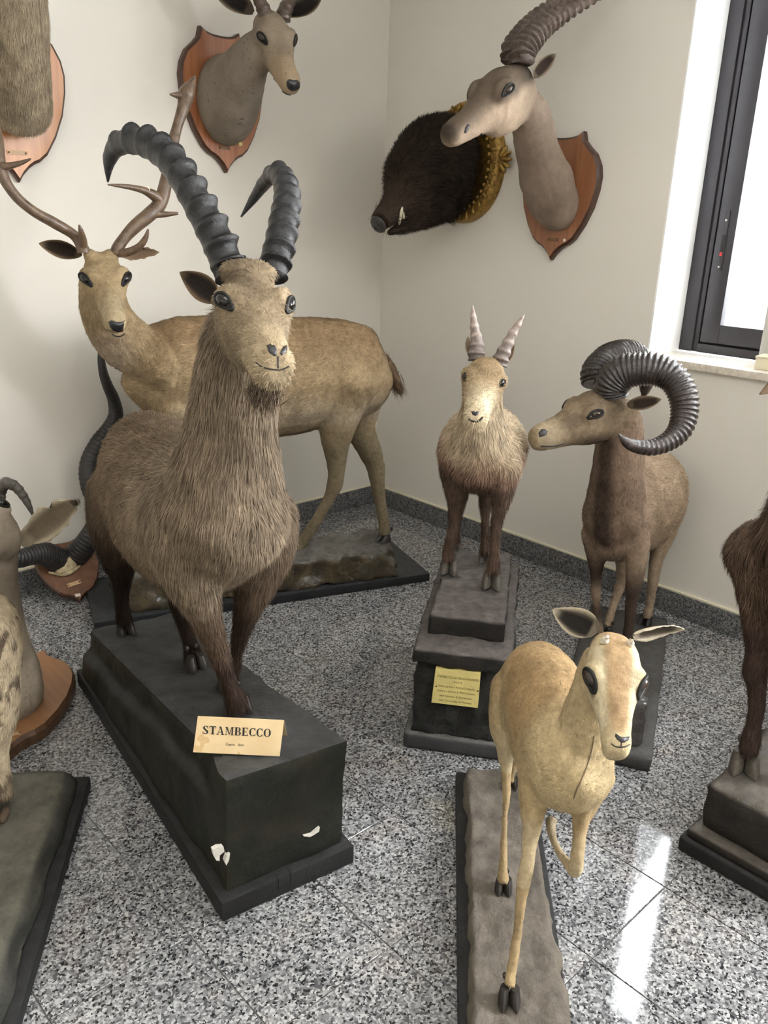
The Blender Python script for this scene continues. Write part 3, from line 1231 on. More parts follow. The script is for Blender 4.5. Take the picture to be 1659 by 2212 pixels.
# cream carton on the sill and white curtain at the edge of the frame
fr = Frame(0.10, -2.19, 1.107, 8)
c = thing('carton', 'small cream carton standing on the window sill', 'box', fr.P(0, 0, 0))
boxpart('carton_body', box_pts(fr, -0.05, 0.05, -0.11, 0.075, 0.0005, 0.045), 'cream', c, 0.002)
boxpart('carton_lid', box_pts(fr, -0.052, 0.052, -0.112, 0.077, 0.045, 0.052), 'cream', c, 0.002)
cv = []
N = 40
for j in range(2):
    for i in range(N + 1):
        y = -2.07 - 0.5 * i / N
        x = 0.19 + 0.012 * math.sin(i * 1.1) + (0.003 if j else 0)
        for z in (1.125, 2.7):
            cv.append((x, y, z))
cf = []
for i in range(N):
    a = 2 * i
    b = 2 * (N + 1) + a
    cf += [(a, a + 2, a + 3, a + 1), (b, b + 1, b + 3, b + 2), (a, b, b + 2, a + 2), (a + 1, a + 3, b + 3, b + 1)]
cf += [(0, 1, 2 * (N + 1) + 1, 2 * (N + 1)), (2 * N, 2 * (N + 1) + 2 * N, 2 * (N + 1) + 2 * N + 1, 2 * N + 1)]
cu = thing('curtain', 'white curtain hanging at the right edge of the window', 'curtain', (0.19, -2.3, 1.11))
part('curtain_cloth', cv, cf, 'white', cu)
boxpart('curtain_rail', box_pts(W0, 0.17, 0.21, -2.9, -1.95, 2.69, 2.73), 'white', cu, 0.004)
# ------------------------------------------------------------------ plinths
M['rock_ibex'] = painted_rock('plinth_dark_paint', [(0.007, 0.008, 0.006), (0.017, 0.018, 0.012), (0.03, 0.022, 0.013)], 7, 0.55, 0.25, 0.35, None, 0.05, (0.07, 0.07, 0.069))
M['board_dark'] = painted_rock('board_dark_paint', [(0.008, 0.008, 0.008), (0.016, 0.016, 0.016)], 10, 0.55, 0.25, 0.2, None, 0.05, (0.03, 0.03, 0.03))
M['rock_deer'] = painted_rock('rock_brown_varnish', [(0.012, 0.010, 0.007), (0.07, 0.047, 0.018), (0.17, 0.12, 0.05)], 13, 0.35, 0.5, 0.9, (0.5, 0.48, 0.43), 0.4, (0.25, 0.235, 0.21))
M['board_black'] = painted_rock('board_black_paint', [(0.008, 0.009, 0.010), (0.02, 0.021, 0.023)], 10, 0.5, 0.3, 0.15, None, 0.1, (0.045, 0.048, 0.052))
M['slab_young'] = painted_rock('slab_grey_paint', [(0.01, 0.009, 0.008), (0.03, 0.025, 0.021)], 12, 0.6, 0.3, 0.5, None, 0.1, (0.2, 0.175, 0.16))
M['block_young'] = painted_rock('block_dark_plaster', [(0.01, 0.01, 0.0095), (0.028, 0.028, 0.025), (0.045, 0.043, 0.037)], 14, 0.6, 0.3, 0.9, None, 0.1)
M['foot_young'] = painted_rock('foot_grey_wood', [(0.03, 0.03, 0.032), (0.06, 0.06, 0.06)], 9, 0.5, 0.4, 0.2, None, 0.1, (0.16, 0.155, 0.145))
M['rock_gaz'] = painted_rock('rock_sandy_paint', [(0.10, 0.085, 0.06), (0.17, 0.145, 0.11)], 6, 0.75, 0.3, 0.5, None, 0.0, (0.2, 0.172, 0.14))
M['rock_mouf'] = painted_rock('rock_brown_block', [(0.015, 0.012, 0.01), (0.06, 0.04, 0.025)], 12, 0.4, 0.5, 0.7, None, 0.4, (0.12, 0.115, 0.11))
M['board_mouf'] = painted_rock('board_mouflon', [(0.03, 0.028, 0.026), (0.06, 0.055, 0.05)], 11, 0.55, 0.4, 0.4, None, 0.1, (0.095, 0.09, 0.085))
M['rock_goat'] = painted_rock('rock_goat_paint', [(0.009, 0.007, 0.005), (0.025, 0.017, 0.011)], 8, 0.5, 0.3, 0.5, None, 0.2, (0.17, 0.15, 0.125))
M['rock_left'] = painted_rock('rock_left_paint', [(0.012, 0.013, 0.010), (0.04, 0.039, 0.03)], 8, 0.6, 0.4, 0.4, None, 0.05, (0.16, 0.15, 0.115))
M['chip'] = plain('bare_plaster', (0.7, 0.67, 0.6), 0.8, bump=0.5, bscale=200)

# --- big ibex plinth: tapering block whose top climbs to the front
FI = Frame(-2.26, -2.17, 0, -98.9)


def ibex_top(x):
    return 0.385 + 0.135 * x


p = thing('ibex_plinth', 'tall dark green plaster plinth rising to the front, under the big ibex', 'plinth', FI.P(-0.6, 0, 0))
boxpart('base_board', box_pts(FI, -1.275, 0.0, -0.187, 0.187, 0, 0.057), 'board_dark', p, 0.008)
cs = [FI.P(-1.25, -0.17, .056), FI.P(-0.028, -0.163, .056), FI.P(-0.028, 0.163, .056), FI.P(-1.25, 0.165, .056),
      FI.P(-1.225, -0.165, ibex_top(-1.225)), FI.P(-0.015, -0.158, ibex_top(-.0)), FI.P(-0.012, 0.170, ibex_top(0) - .004), FI.P(-1.225, 0.155, ibex_top(-1.225))]
V, Fs = hexa(cs, (70, 18, 24))
V, Fs = roughen(V, Fs, 0.009, 7, 3, 1)
# a ledge runs along the flank
for i in range(len(V)):
    q = V[i] - FI.o
    x, y, z = q @ FI.f, q @ FI.l, q[2]
    if y < -0.13 and x < -0.06:
        lim = ibex_top(x) - 0.085 + 0.012 * math.sin(x * 9) + 0.008 * math.sin(x * 23 + 1)
        k = max(0.0, min(1.0, (z - lim + 0.02) / 0.04))
        e = max(0.0, min(1.0, (-0.06 - x) / 0.10))
        V[i] += FI.l * ((0.030 * k * k * (3 - 2 * k) - 0.004) * e)
part('plaster_block', V, Fs, 'rock_ibex', p, True, 50)


def chip(fr, name, pts, parent, base, mat='chip', t=0.003):
    """small raised flake of bare plaster, given by world points on a face and its outward normal"""
    P, nrm = pts
    P = np.asarray(P, float)
    V = np.concatenate([P - nrm * 0.01, P + nrm * t])
    n = len(P)
    Fs = [tuple(range(n, 2 * n)), tuple(range(n - 1, -1, -1))] + [(i, (i + 1) % n, n + (i + 1) % n, n + i) for i in range(n)]
    return part(name, V, Fs, mat, parent, False, None, None, base)


def on_front(px, py, fr, x):
    return fr.fx(px, py, x)


for poly in ([(459, 1835), (470, 1829), (482, 1828), (484, 1838), (474, 1846), (473, 1858), (466, 1857), (461, 1846)],
             [(489, 1847), (496, 1842), (494, 1856), (488, 1868), (485, 1860)],
             [(655, 1805), (672, 1800), (684, 1790), (690, 1786), (688, 1795), (676, 1803), (668, 1807)]):
    chip(FI, 'bare_plaster_chip', ([FI.fx(a, b, -0.0185) for a, b in poly], FI.f), p, p)

for px_ in (-0.035, 0.0):
    boxpart('board_crack', box_pts(FI, -0.02, 0.0012, px_ - 0.0012, px_ + 0.0012, 0.02, 0.0578), 'rubber', p, 0.0003)

# --- deer board with two rocks
FD = Frame(-1.315, -0.7965, 0, 160.7)     # x runs along the board towards the picture's left
p = thing('deer_board', 'long black board carrying rough brown rocks, under the fallow deer', 'plinth', FD.P(0, -0.25, 0))
boxpart('base_board', box_pts(FD, -0.76, 0.755, -0.46, 0.0, 0, 0.04), 'board_black', p, 0.006)
rockpart('rock', [FD.P(-0.70, -0.36, .04), FD.P(-0.02, -0.38, .04), FD.P(0.03, -0.03, .04), FD.P(-0.60, -0.02, .04),
                  FD.P(-0.62, -0.34, .15), FD.P(-0.05, -0.36, .17), FD.P(0.05, -0.06, .16), FD.P(-0.56, -0.045, .15)], (30, 18, 8), 'rock_deer', p, 0.035, 8, 5, 1, 0.012)
rockpart('rock', [FD.P(0.02, -0.38, .04), FD.P(0.66, -0.36, .04), FD.P(0.65, -0.05, .04), FD.P(0.05, -0.03, .04),
                  FD.P(0.05, -0.35, .17), FD.P(0.63, -0.33, .19), FD.P(0.62, -0.07, .19), FD.P(0.08, -0.05, .165)], (28, 18, 8), 'rock_deer', p, 0.03, 9, 8, 1, 0.012)

# --- young ibex pedestal: foot, block with brass plate, slab, upper slab
FY = Frame(-1.53 + 0.012 * 0.593, -2.04 - 0.012 * 0.805, 0, -143.6)
p = thing('young_ibex_pedestal', 'stepped grey pedestal with a yellow plate on its front, under the young ibex', 'plinth', FY.P(-0.4, 0, 0))
V, Fs = hexa(box_pts(FY, -0.80, 0.0, -0.168, 0.168, 0, 0.058))
V, Fs = bevel_mesh(V, Fs, 0.016, 3)
part('foot_board', V, Fs, 'foot_young', p, True, 50)
rockpart('plaster_block', [FY.P(-0.76, -0.138, .056), FY.P(-0.016, -0.142, .056), FY.P(-0.016, 0.140, .056), FY.P(-0.76, 0.135, .056),
                           FY.P(-0.74, -0.125, .312), FY.P(-0.034, -0.132, .312), FY.P(-0.034, 0.130, .312), FY.P(-0.74, 0.125, .312)], (34, 24, 24), 'block_young', p, 0.014, 16, 2, 1, 0.012)
rockpart('slab', [FY.P(-0.78, -0.150, .308), FY.P(-0.012, -0.150, .308), FY.P(-0.012, 0.152, .308), FY.P(-0.78, 0.15, .308),
                  FY.P(-0.79, -0.150, .352), FY.P(-0.016, -0.154, .352), FY.P(-0.016, 0.156, .352), FY.P(-0.79, 0.15, .352)], (50, 24, 6), 'slab_young', p, 0.007, 18, 4, 1, 0.005)
rockpart('upper_slab', [FY.P(-0.80, -0.125, .346), FY.P(-0.135, -0.121, .346), FY.P(-0.135, 0.122, .346), FY.P(-0.80, 0.118, .346),
                        FY.P(-0.80, -0.120, .392), FY.P(-0.137, -0.119, .416), FY.P(-0.137, 0.124, .416), FY.P(-0.80, 0.118, .392)], (50, 22, 6), 'slab_young', p, 0.006, 16, 6, 1, 0.003)
# brass plate
ca, cb, cc, cd = [FY.fx(a, b, -0.004) for a, b in ((932, 1517), (1032, 1529), (1038, 1455), (941, 1445))]
V = [ca, cb, cc, cd]
nrm = FY.f
V = np.concatenate([np.array(V) - nrm * 0.02, np.array(V) + nrm * 0.001])
plate = part('name_plate', V, [(4, 5, 6, 7), (3, 2, 1, 0), (0, 1, 5, 4), (1, 2, 6, 5), (2, 3, 7, 6), (3, 0, 4, 7)], 'brass', p, False, None, 'yellow engraved plate')
PLATE = (ca, cb, cc, cd, nrm, plate, p)

# --- mouflon board with block
FM = Frame(-1.197, -2.369, 0, -153.6)      # front centre of the board
p = thing('mouflon_board', 'low dark board with a brown rock block at its front, under the mouflon', 'plinth', FM.P(-0.5, 0, 0))
rockpart('base_board', box_pts(FM, -1.08, 0.0, -0.165, 0.165, 0, 0.05), (30, 10, 3), 'board_mouf', p, 0.003, 12, 2, 1)
ca = [FM.P(-0.34, -0.12, .048), FM.P(-0.05, -0.13, .048), FM.P(-0.05, 0.125, .048), FM.P(-0.34, 0.11, .048),
      FM.P(-0.33, -0.12, .17), FM.P(-0.08, -0.12, .19), FM.P(-0.08, 0.125, .20), FM.P(-0.33, 0.11, .17)]
rockpart('rock', ca, (14, 12, 8), 'rock_mouf', p, 0.02, 10, 9, 1, 0.008)

# --- gazelle base
FG = Frame(-2.169, -2.661, 0, -137.3)      # on the left edge of the base
p = thing('rock_plinth', 'low sandy grey moulded rock base on a board, under the hornless gazelle', 'plinth', FG.P(-0.2, 0.11, 0))
boxpart('base_board', box_pts(FG, -0.745, 0.34, -0.008, 0.225, 0, 0.045), 'board_dark', p, 0.005)
rockpart('rock', [FG.P(-0.725, 0.018, .044), FG.P(0.32, 0.01, .044), FG.P(0.32, 0.232, .044), FG.P(-0.725, 0.20, .044),
                  FG.P(-0.72, 0.028, .078), FG.P(0.31, 0.02, .085), FG.P(0.31, 0.222, .078), FG.P(-0.72, 0.185, .075)], (80, 22, 5), 'rock_gaz', p, 0.012, 12, 12, 1, 0.005)

# --- dark goat plinth at the right edge
FB = Frame(-1.372, -2.74, 0, 180)          # near left corner; x towards the window side is negative
p = thing('goat_plinth', 'dark brown rock plinth on a stepped board at the right edge', 'plinth', FB.P(-0.3, 0.2, 0))
V, Fs = hexa(box_pts(FB, -1.05, 0.0, 0.0, 0.45, 0, 0.048))
V, Fs = bevel_mesh(V, Fs, 0.012, 3)
part('base_board', V, Fs, 'board_dark', p, True, 50)
V, Fs = hexa(box_pts(FB, -1.03, -0.012, 0.012, 0.44, 0.046, 0.075))
V, Fs = bevel_mesh(V, Fs, 0.012, 3)
part('upper_board', V, Fs, 'rock_goat', p, True, 50)
rockpart('rock', [FB.P(-1.0, 0.03, .07), FB.P(-0.05, 0.035, .07), FB.P(-0.05, 0.42, .07), FB.P(-1.0, 0.42, .07),
                  FB.P(-0.95, 0.02, .21), FB.P(-0.06, 0.02, .205), FB.P(-0.06, 0.41, .205), FB.P(-0.95, 0.42, .21)], (34, 18, 8), 'rock_goat', p, 0.014, 7, 14, 3, 0.004)

# --- plinth at the left bottom edge
FL = Frame(-2.46, -1.46, 0, -124.7)        # its back corner nearest the ibex; x towards the camera, y to the right
p = thing('spotted_animal_plinth', 'grey green rock plinth at the lower left corner', 'plinth', FL.P(0.3, -0.2, 0))
boxpart('base_board', box_pts(FL, 0.0, 1.15, -0.46, 0.0, 0, 0.04), 'board_dark', p, 0.006)
rockpart('rock', [FL.P(0.02, -0.44, .038), FL.P(1.12, -0.44, .038), FL.P(1.12, -0.02, .038), FL.P(0.02, -0.02, .038),
                  FL.P(0.03, -0.43, .095), FL.P(1.10, -0.43, .095), FL.P(1.10, -0.055, .095), FL.P(0.03, -0.055, .095)], (40, 18, 5), 'rock_left', p, 0.010, 8, 17, 2, 0.003)
# ------------------------------------------------------------------ big ibex
IC, ILEG, IFACE = (0.235, 0.18, 0.125), (0.05, 0.032, 0.024), (0.255, 0.195, 0.125)
IFL, IDK = (0.18, 0.13, 0.085), (0.115, 0.077, 0.052)
B = Beast('ibex', 'large brown ibex with long ridged black horns, standing on the tall dark plinth', 'ibex', FI.P(-0.65, 0, ibex_top(-0.65)))
T = lambda x, z, w, h, c=None: (FI.P(x, 0.05 * max(0, min(1, (-0.45 - x) / 0.6)), z), w, h) + ((c,) if c else ())
B.loft([T(-1.20, .86, .05, .07, IFL), T(-1.15, .845, .12, .15, IFL), T(-1.04, .83, .165, .19, IFL), T(-0.86, .81, .19, .21, IFL), T(-0.66, .81, .195, .22, IFL),
        T(-0.48, .85, .19, .195, IC), T(-0.34, .892, .165, .15), T(-0.24, .915, .12, .11), T(-0.17, .93, .065, .07)], (0, 0, 1), IC, 1.0, 0.0, 5, 24, -1.0)
# neck
B.pxloft([(487, 1180, -0.37, 55), (487, 1145, -0.325, 105), (487, 1095, -0.295, 132), (488, 1030, -0.285, 122), (497, 960, -0.265, 103), (503, 890, -0.24, 92), (512, 815, -0.205, 88), (520, 740, -0.175, 84), (530, 690, -0.155, 70)],
         IC, 1.15, 1.05, FI.f, FI, -1.0)
# legs
RF = on_top(FI, 517, 1538, ibex_top)
LF = on_top(FI, 492, 1488, ibex_top)
RH = on_top(FI, 272, 1368, ibex_top)
LH = on_top(FI, 425, 1445, ibex_top)
B.pxloft([(400, 1080, -0.38, 85, IC), (402, 1170, -0.37, 82, IC), (418, 1255, -0.36, 58, IC), (442, 1325, -0.345, 37, IDK), (462, 1380, -0.33, 27, IDK), (479, 1430, -0.318, 20, ILEG), (495, 1475, -0.31, 17, ILEG), (507, 1508, -0.31, 23, ILEG), (513, 1523, -0.31, 24, ILEG)],
         IC, 0.8, 1.15, FI.f, FI)
B.pxloft([(570, 1090, -0.38, 62, IC), (578, 1170, -0.38, 60, IDK), (556, 1250, -0.38, 45, IDK), (535, 1310, -0.39, 30, ILEG), (520, 1365, -0.41, 19, ILEG), (512, 1410, -0.425, 13, ILEG), (505, 1445, -0.44, 14, ILEG), (497, 1466, -0.455, 18, ILEG)],
         IC, 0.8, 1.15, FI.f, FI)
B.pxloft([(258, 1050, -1.02, 62, IFL), (250, 1130, -1.03, 58, IDK), (254, 1200, -1.05, 38, ILEG), (262, 1250, -1.09, 21, ILEG), (263, 1300, -1.11, 14, ILEG), (268, 1335, -1.12, 16, ILEG), (270, 1347, -1.12, 17, ILEG)],
         IC, 0.7, 1.3, FI.f, FI)
B.pxloft([(FI.P(-0.98, .09, .80), 60, IFL), (FI.P(-0.93, .09, .66), 52, IDK), (387, 1290, -0.84, 24, ILEG), (400, 1345, -0.79, 17, ILEG), (410, 1390, -0.745, 16, ILEG), (418, 1415, -0.725, 20, ILEG), (422, 1424, -0.72, 20, ILEG)],
         IC, 0.7, 1.2, FI.f, FI)
# head
hc = lambda x: IFACE if x < 0.6 else (0.33, 0.26, 0.165)
hc0 = lambda x: IFACE if x < 0.7 else (0.42, 0.33, 0.2)
B.head((-2.269, -2.03, 1.485), (-113.3, -8.0, -3.0), 0.335, IFACE, GOAT, hc, 0.42, orb=(.375, .155, -.062, .78, .52, .22))
B.blob(B.H(.12, 0, .06), [B.Hv(1, 0, 0) * .05, B.Hv(0, 1, 0) * .06, B.Hv(0, 0, 1) * .025])
for sd in (-1, 1):
    B.blob(B.H(.93, .055 * sd, -.27), [B.Hv(1, 0, 0) * .022, B.Hv(0, 1, 0) * .02, B.Hv(0, 0, 1) * .026])


def ibex_col(co, C):
    q = co - FI.o
    x, y, z = q @ FI.f, q @ FI.l, q[:, 2]
    C = C.copy()
    # dark line along the lower flank, darker legs low down
    nz = np.array([noise.noise(Vector(p) * 6) for p in co])
    k = np.clip((0.80 - z + 0.05 * nz) / 0.16, 0, 1) * (x < -0.42) * np.clip((-0.42 - x) / 0.1, 0, 1)
    C = C * (1 - 0.45 * k[:, None])
    h = (co - B.ho) @ B.hf / B.L
    hu = (co - B.ho) @ B.hu / B.L
    hy = np.abs((co - B.ho) @ B.hl / B.L)
    on = (h > -0.05) & (hu > -0.5) & (hu < 0.2) & (hy < 0.32)
    cheek = np.clip((-0.17 - hu) / 0.08, 0, 1) * np.clip((0.72 - h) / 0.12, 0, 1) * on
    C = C * (1 - 0.30 * cheek[:, None])
    brow = np.clip((hu + 0.10) / 0.08, 0, 1) * np.clip((0.5 - h) / 0.15, 0, 1) * np.clip((0.17 - hy) / 0.06, 0, 1) * on
    C = C * (1 - 0.28 * (brow * np.clip(0.7 + nz, 0, 1))[:, None])
    ring = np.zeros(len(co))
    for sd in (-1, 1):
        d = np.linalg.norm((co - B.en[sd][0]), axis=1) / B.L
        ring = np.maximum(ring, np.clip((0.16 - d) / 0.06, 0, 1))
    C = C * (1 + 0.18 * ring[:, None])
    f = np.clip((hu + 0.26) / 0.1, 0, 1) * np.clip((h - 0.02) / 0.1, 0, 1) * np.clip((0.72 - h) / 0.1, 0, 1) * (np.abs((co - B.ho) @ B.hl) < 0.1)
    C = C * (1 - 0.22 * (f * np.clip(nz * 2 + 0.5, 0, 1))[:, None])
    return C


B.build(0.0065, 11, 'coat', ibex_col)
B.fur(105000, 0.032, 0.0017, 0.28, 1, lambda P: np.where(((P - B.ho) @ B.hf > 0.02) & (P[:, 2] > 1.33), 0.75, 1.0), 0.5)
B.eyes(0.0165, 'eye', 0.56, 0.2)
B.ear(FI.fx(474, 648, -0.19), FI.fx(388, 588, -0.235), nv(-CF + CR * 0.2 - CU * 0.5), 0.038, (0.02, 0.015, 0.012), (0.2, 0.14, 0.085), 0.6, 0.62, name='ear')
B.ear(B.H(-.02, .15, -.10), B.H(-.32, .27, -.16), nv(B.Hv(.2, 1, 0)), 0.036, (0.02, 0.015, 0.012), (0.2, 0.14, 0.085), 0.6, 0.7, name='ear', seed=2)
for pix in ([(574, 745), (583, 740), (594, 745), (600, 755), (600, 771), (592, 771), (581, 764), (575, 755)], [(606, 756), (612, 746), (619, 742), (622, 752), (619, 764), (608, 770), (604, 766)]):
    B.pad('nostril', pix, 'nose', 0.003)
B.line('mouth', [(601, 769), (601, 780), (601, 797)], 0.0016)
B.line('mouth', [(553, 783), (562, 790), (575, 795), (590, 798), (602, 799), (615, 796), (626, 790)], 0.0015)
bt = [B.H(.70, -.07, -.43), B.H(.80, -.05, -.43), B.H(.86, 0, -.43), B.H(.80, .05, -.43), B.H(.68, .07, -.43)]
B.tuft(bt, [q - np.array([0, 0, .055]) - B.hf * 0.02 for q in bt], 450, 0.0007, (0.17, 0.127, 0.09), 0.010, 'beard')
# horns
M['horn_ibex'] = horn_mat('ibex_horn', (0.004, 0.004, 0.0045), (0.011, 0.011, 0.012), 0.28, 0.0, 45, 0.0, 0.4, True)


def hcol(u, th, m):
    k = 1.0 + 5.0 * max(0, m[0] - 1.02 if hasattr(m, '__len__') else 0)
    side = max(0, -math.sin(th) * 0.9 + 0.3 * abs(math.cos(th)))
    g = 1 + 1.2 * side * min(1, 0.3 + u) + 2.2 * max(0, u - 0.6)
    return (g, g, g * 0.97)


def pxhorn(fr, rows, mode='x'):
    P = [(fr.fx if mode == 'x' else fr.fy)(a, b, x) for a, b, x, r in rows]
    R = [r * pxm(p) for p, (a, b, x, r) in zip(P, rows)]
    return P, R


P, R = pxhorn(FI, [(500, 600, -0.15, 33), (494, 580, -0.16, 35), (474, 527, -0.18, 36), (443, 467, -0.215, 34), (408, 404, -0.265, 32), (370, 348, -0.335, 30), (328, 315, -0.41, 28), (287, 303, -0.475, 26), (253, 314, -0.535, 21), (236, 348, -0.575, 13), (233, 393, -0.60, 2)])
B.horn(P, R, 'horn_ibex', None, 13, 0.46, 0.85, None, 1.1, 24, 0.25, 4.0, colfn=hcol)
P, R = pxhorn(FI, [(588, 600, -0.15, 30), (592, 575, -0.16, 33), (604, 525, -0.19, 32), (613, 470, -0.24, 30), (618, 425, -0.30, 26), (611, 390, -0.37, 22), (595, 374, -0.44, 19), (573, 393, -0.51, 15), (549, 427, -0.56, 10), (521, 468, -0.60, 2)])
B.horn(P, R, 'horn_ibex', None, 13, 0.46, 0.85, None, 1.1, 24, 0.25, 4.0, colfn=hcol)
for p, s_ in ((RF, .062), (LF, .055), (RH, .055), (LH, .058)):
    B.hoof(p, FI.f, s_, 'hoof', 0.14, None)
# ------------------------------------------------------------------ fallow deer behind the ibex
DC, DB, DL, DP = (0.36, 0.265, 0.155), (0.28, 0.19, 0.105), (0.23, 0.185, 0.115), (0.5, 0.41, 0.33)
DEER = [(-0.10, -0.10, -0.25, 0.06, 0.0), (-0.04, -0.03, -0.32, 0.12, 0.0), (0.06, 0.03, -0.38, 0.155, 0.05), (0.18, 0.045, -0.42, 0.175, 0.1),
        (0.30, 0.025, -0.43, 0.185, 0.15), (0.40, -0.02, -0.42, 0.175, 0.2), (0.52, -0.07, -0.395, 0.14, 0.12),
        (0.66, -0.115, -0.37, 0.108, 0.05), (0.80, -0.145, -0.36, 0.098, 0.0), (0.91, -0.16, -0.36, 0.095, 0.0),
        (0.97, -0.185, -0.345, 0.078, 0.0), (1.0, -0.225, -0.31, 0.045, 0.0)]
B = Beast('fallow_deer', 'tan fallow deer with palmate antlers turning its head, standing behind the big ibex', 'deer', FD.P(-0.05, -0.2, 0.16))


def dy(px, py, y, w, h, c=None):
    P = FD.fy(px, py, y)
    k = pxm(P)
    return (P, w * k, h * k) + ((c,) if c else ())


B.loft([dy(841, 800, -.2, 8, 8), dy(830, 805, -.2, 42, 46), dy(800, 808, -.2, 66, 88), dy(752, 803, -.2, 82, 108), dy(690, 805, -.2, 92, 118), dy(610, 815, -.2, 98, 130),
        dy(520, 815, -.2, 96, 131), dy(430, 808, -.2, 88, 126), dy(360, 795, -.2, 76, 112), dy(310, 782, -.2, 58, 88), dy(280, 772, -.2, 38, 60)], (0, 0, 1), DC, 1.0, 0.0, 5, 24, 1.0)
B.loft([dy(420, 800, -.2, 34, 44), dy(370, 790, -.2, 60, 84), dy(310, 765, -.17, 56, 82), dy(262, 730, -.135, 52, 66), dy(235, 690, -.105, 48, 56), dy(222, 645, -.085, 46, 50), dy(218, 600, -.075, 42, 45)], nv(FD.f + np.array([0, 0, 0.6])), DC, 1.0, 0.0, 5, 20, -1.0)
LG = lambda rows, c=DC: B.pxloft(rows, c, 0.55, 1.0, FD.f, FD, 1.0, 5, 'y')
LG([(748, 815, -.15, 78), (738, 872, -.14, 56), (726, 940, -.135, 36, DL), (727, 1000, -.135, 22, DL), (724, 1046, -.14, 18, DL), (707, 1085, -.15, 13, DL), (686, 1120, -.16, 13, DL), (664, 1155, -.17, 13, DL), (640, 1186, -.185, 14, DL)])
LG([(768, 860, -.27, 60), (778, 925, -.27, 34, DL), (799, 975, -.27, 26, DL), (812, 1010, -.27, 21, DL), (815, 1040, -.265, 17, DL), (822, 1085, -.255, 13, DL), (829, 1125, -.245, 13, DL), (831, 1155, -.24, 13, DL)])
LG([(390, 880, -.14, 50), (400, 960, -.14, 28, DL), (405, 1050, -.14, 17, DL), (408, 1130, -.14, 12, DL), (410, 1200, -.15, 13, DL)])
LG([(350, 880, -.27, 45), (345, 960, -.27, 26, DL), (340, 1050, -.27, 16, DL), (338, 1120, -.27, 12, DL), (335, 1175, -.26, 12, DL)])
B.head((-1.886, -0.544, 1.469), (-108.8, -19.3, 1.2), 0.39, DC, DEER, lambda x: (0.33, 0.245, 0.14) if x < .6 else (0.36, 0.285, 0.175), orb=(.385, .14, -.085, .78, .55, .2))
for sd in (-1, 1):
    B.blob(B.H(.13, .09 * sd, .02), [B.Hv(1, 0, 0) * .03, B.Hv(0, 1, 0) * .028, B.Hv(0, 0, 1) * .022])


def deer_col(co, C):
    q = co - FD.o
    x, y, z = q @ FD.f, q @ FD.l, q[:, 2]
    C = C.copy()
    nz = np.array([noise.noise(Vector(p) * 5) for p in co])
    up = np.clip((z - 1.0 + 0.1 * nz) / 0.14, 0, 1) * (x < 0.45)
    C = C * (1 - up[:, None]) + np.asarray(DB) * up[:, None]
    lo = np.clip((0.93 - z + 0.05 * nz) / 0.1, 0, 1) * np.clip((z - 0.74) / 0.05, 0, 1) * (x < 0.4)
    C = C * (1 - 0.55 * lo[:, None]) + np.asarray((0.5, 0.42, 0.31)) * 0.55 * lo[:, None]
    # pale throat
    p0 = FD.fy(238, 760, -.10)
    d = np.linalg.norm((co - p0) / np.array([.10, .10, .12]), axis=1)
    t = np.clip(1.25 - d, 0, 1)[:, None]
    C = C * (1 - 0.6 * t) + np.asarray(DP) * 0.6 * t
    return C


B.build(0.0075, 11, 'coat', deer_col)
B.fur(75000, 0.02, 0.002, 0.2, 2, None, 0.15, 0.22)
B.eyes(0.021, 'eye', 0.46, 0.22)
B.pad('nose_pad', [(231, 694), (238, 690), (252, 695), (265, 694), (273, 689), (277, 697), (275, 710), (267, 718), (254, 720), (242, 716), (234, 706)], 'nose', 0.006)
B.line('mouth', [(241, 720), (247, 725), (255, 727), (264, 725), (270, 720)], 0.0026)
B.ear(B.H(.0, -.15, -.03), FD.fy(84, 526, -.055), nv(-CF - CU * 0.35), 0.048, (0.03, 0.022, 0.016), (0.27, 0.19, 0.11), 0.75, 0.62, 0.005, stalk=0.6)
B.ear(B.H(.0, .15, -.03), FD.fy(344, 545, -.03), nv(-CF - CU * 0.5), 0.034, (0.2, 0.14, 0.09), (0.3, 0.21, 0.12), 0.8, 0.62, 0.005, ragged=0.5, stalk=0.6)
M['antler'] = horn_mat('antler', (0.05, 0.028, 0.015), (0.15, 0.095, 0.055), 0.35, 0.25, 35)
HDY = float((B.H(.13, 0, .05) - FD.o) @ FD.l)


def antler(name_rows, flat=1.0, colf=None, hint=None):
    P = [FD.fy(a, b, y) for a, b, y, r in name_rows]
    R = np.array([r * pxm(p) for p, (a, b, y, r) in zip(P, name_rows)])
    X = catmull(np.column_stack([np.array(P), R]), 5)
    return loft_mesh(X[:, :3], X[:, 3], X[:, 3] * flat, hint if hint is not None else CF, 12)


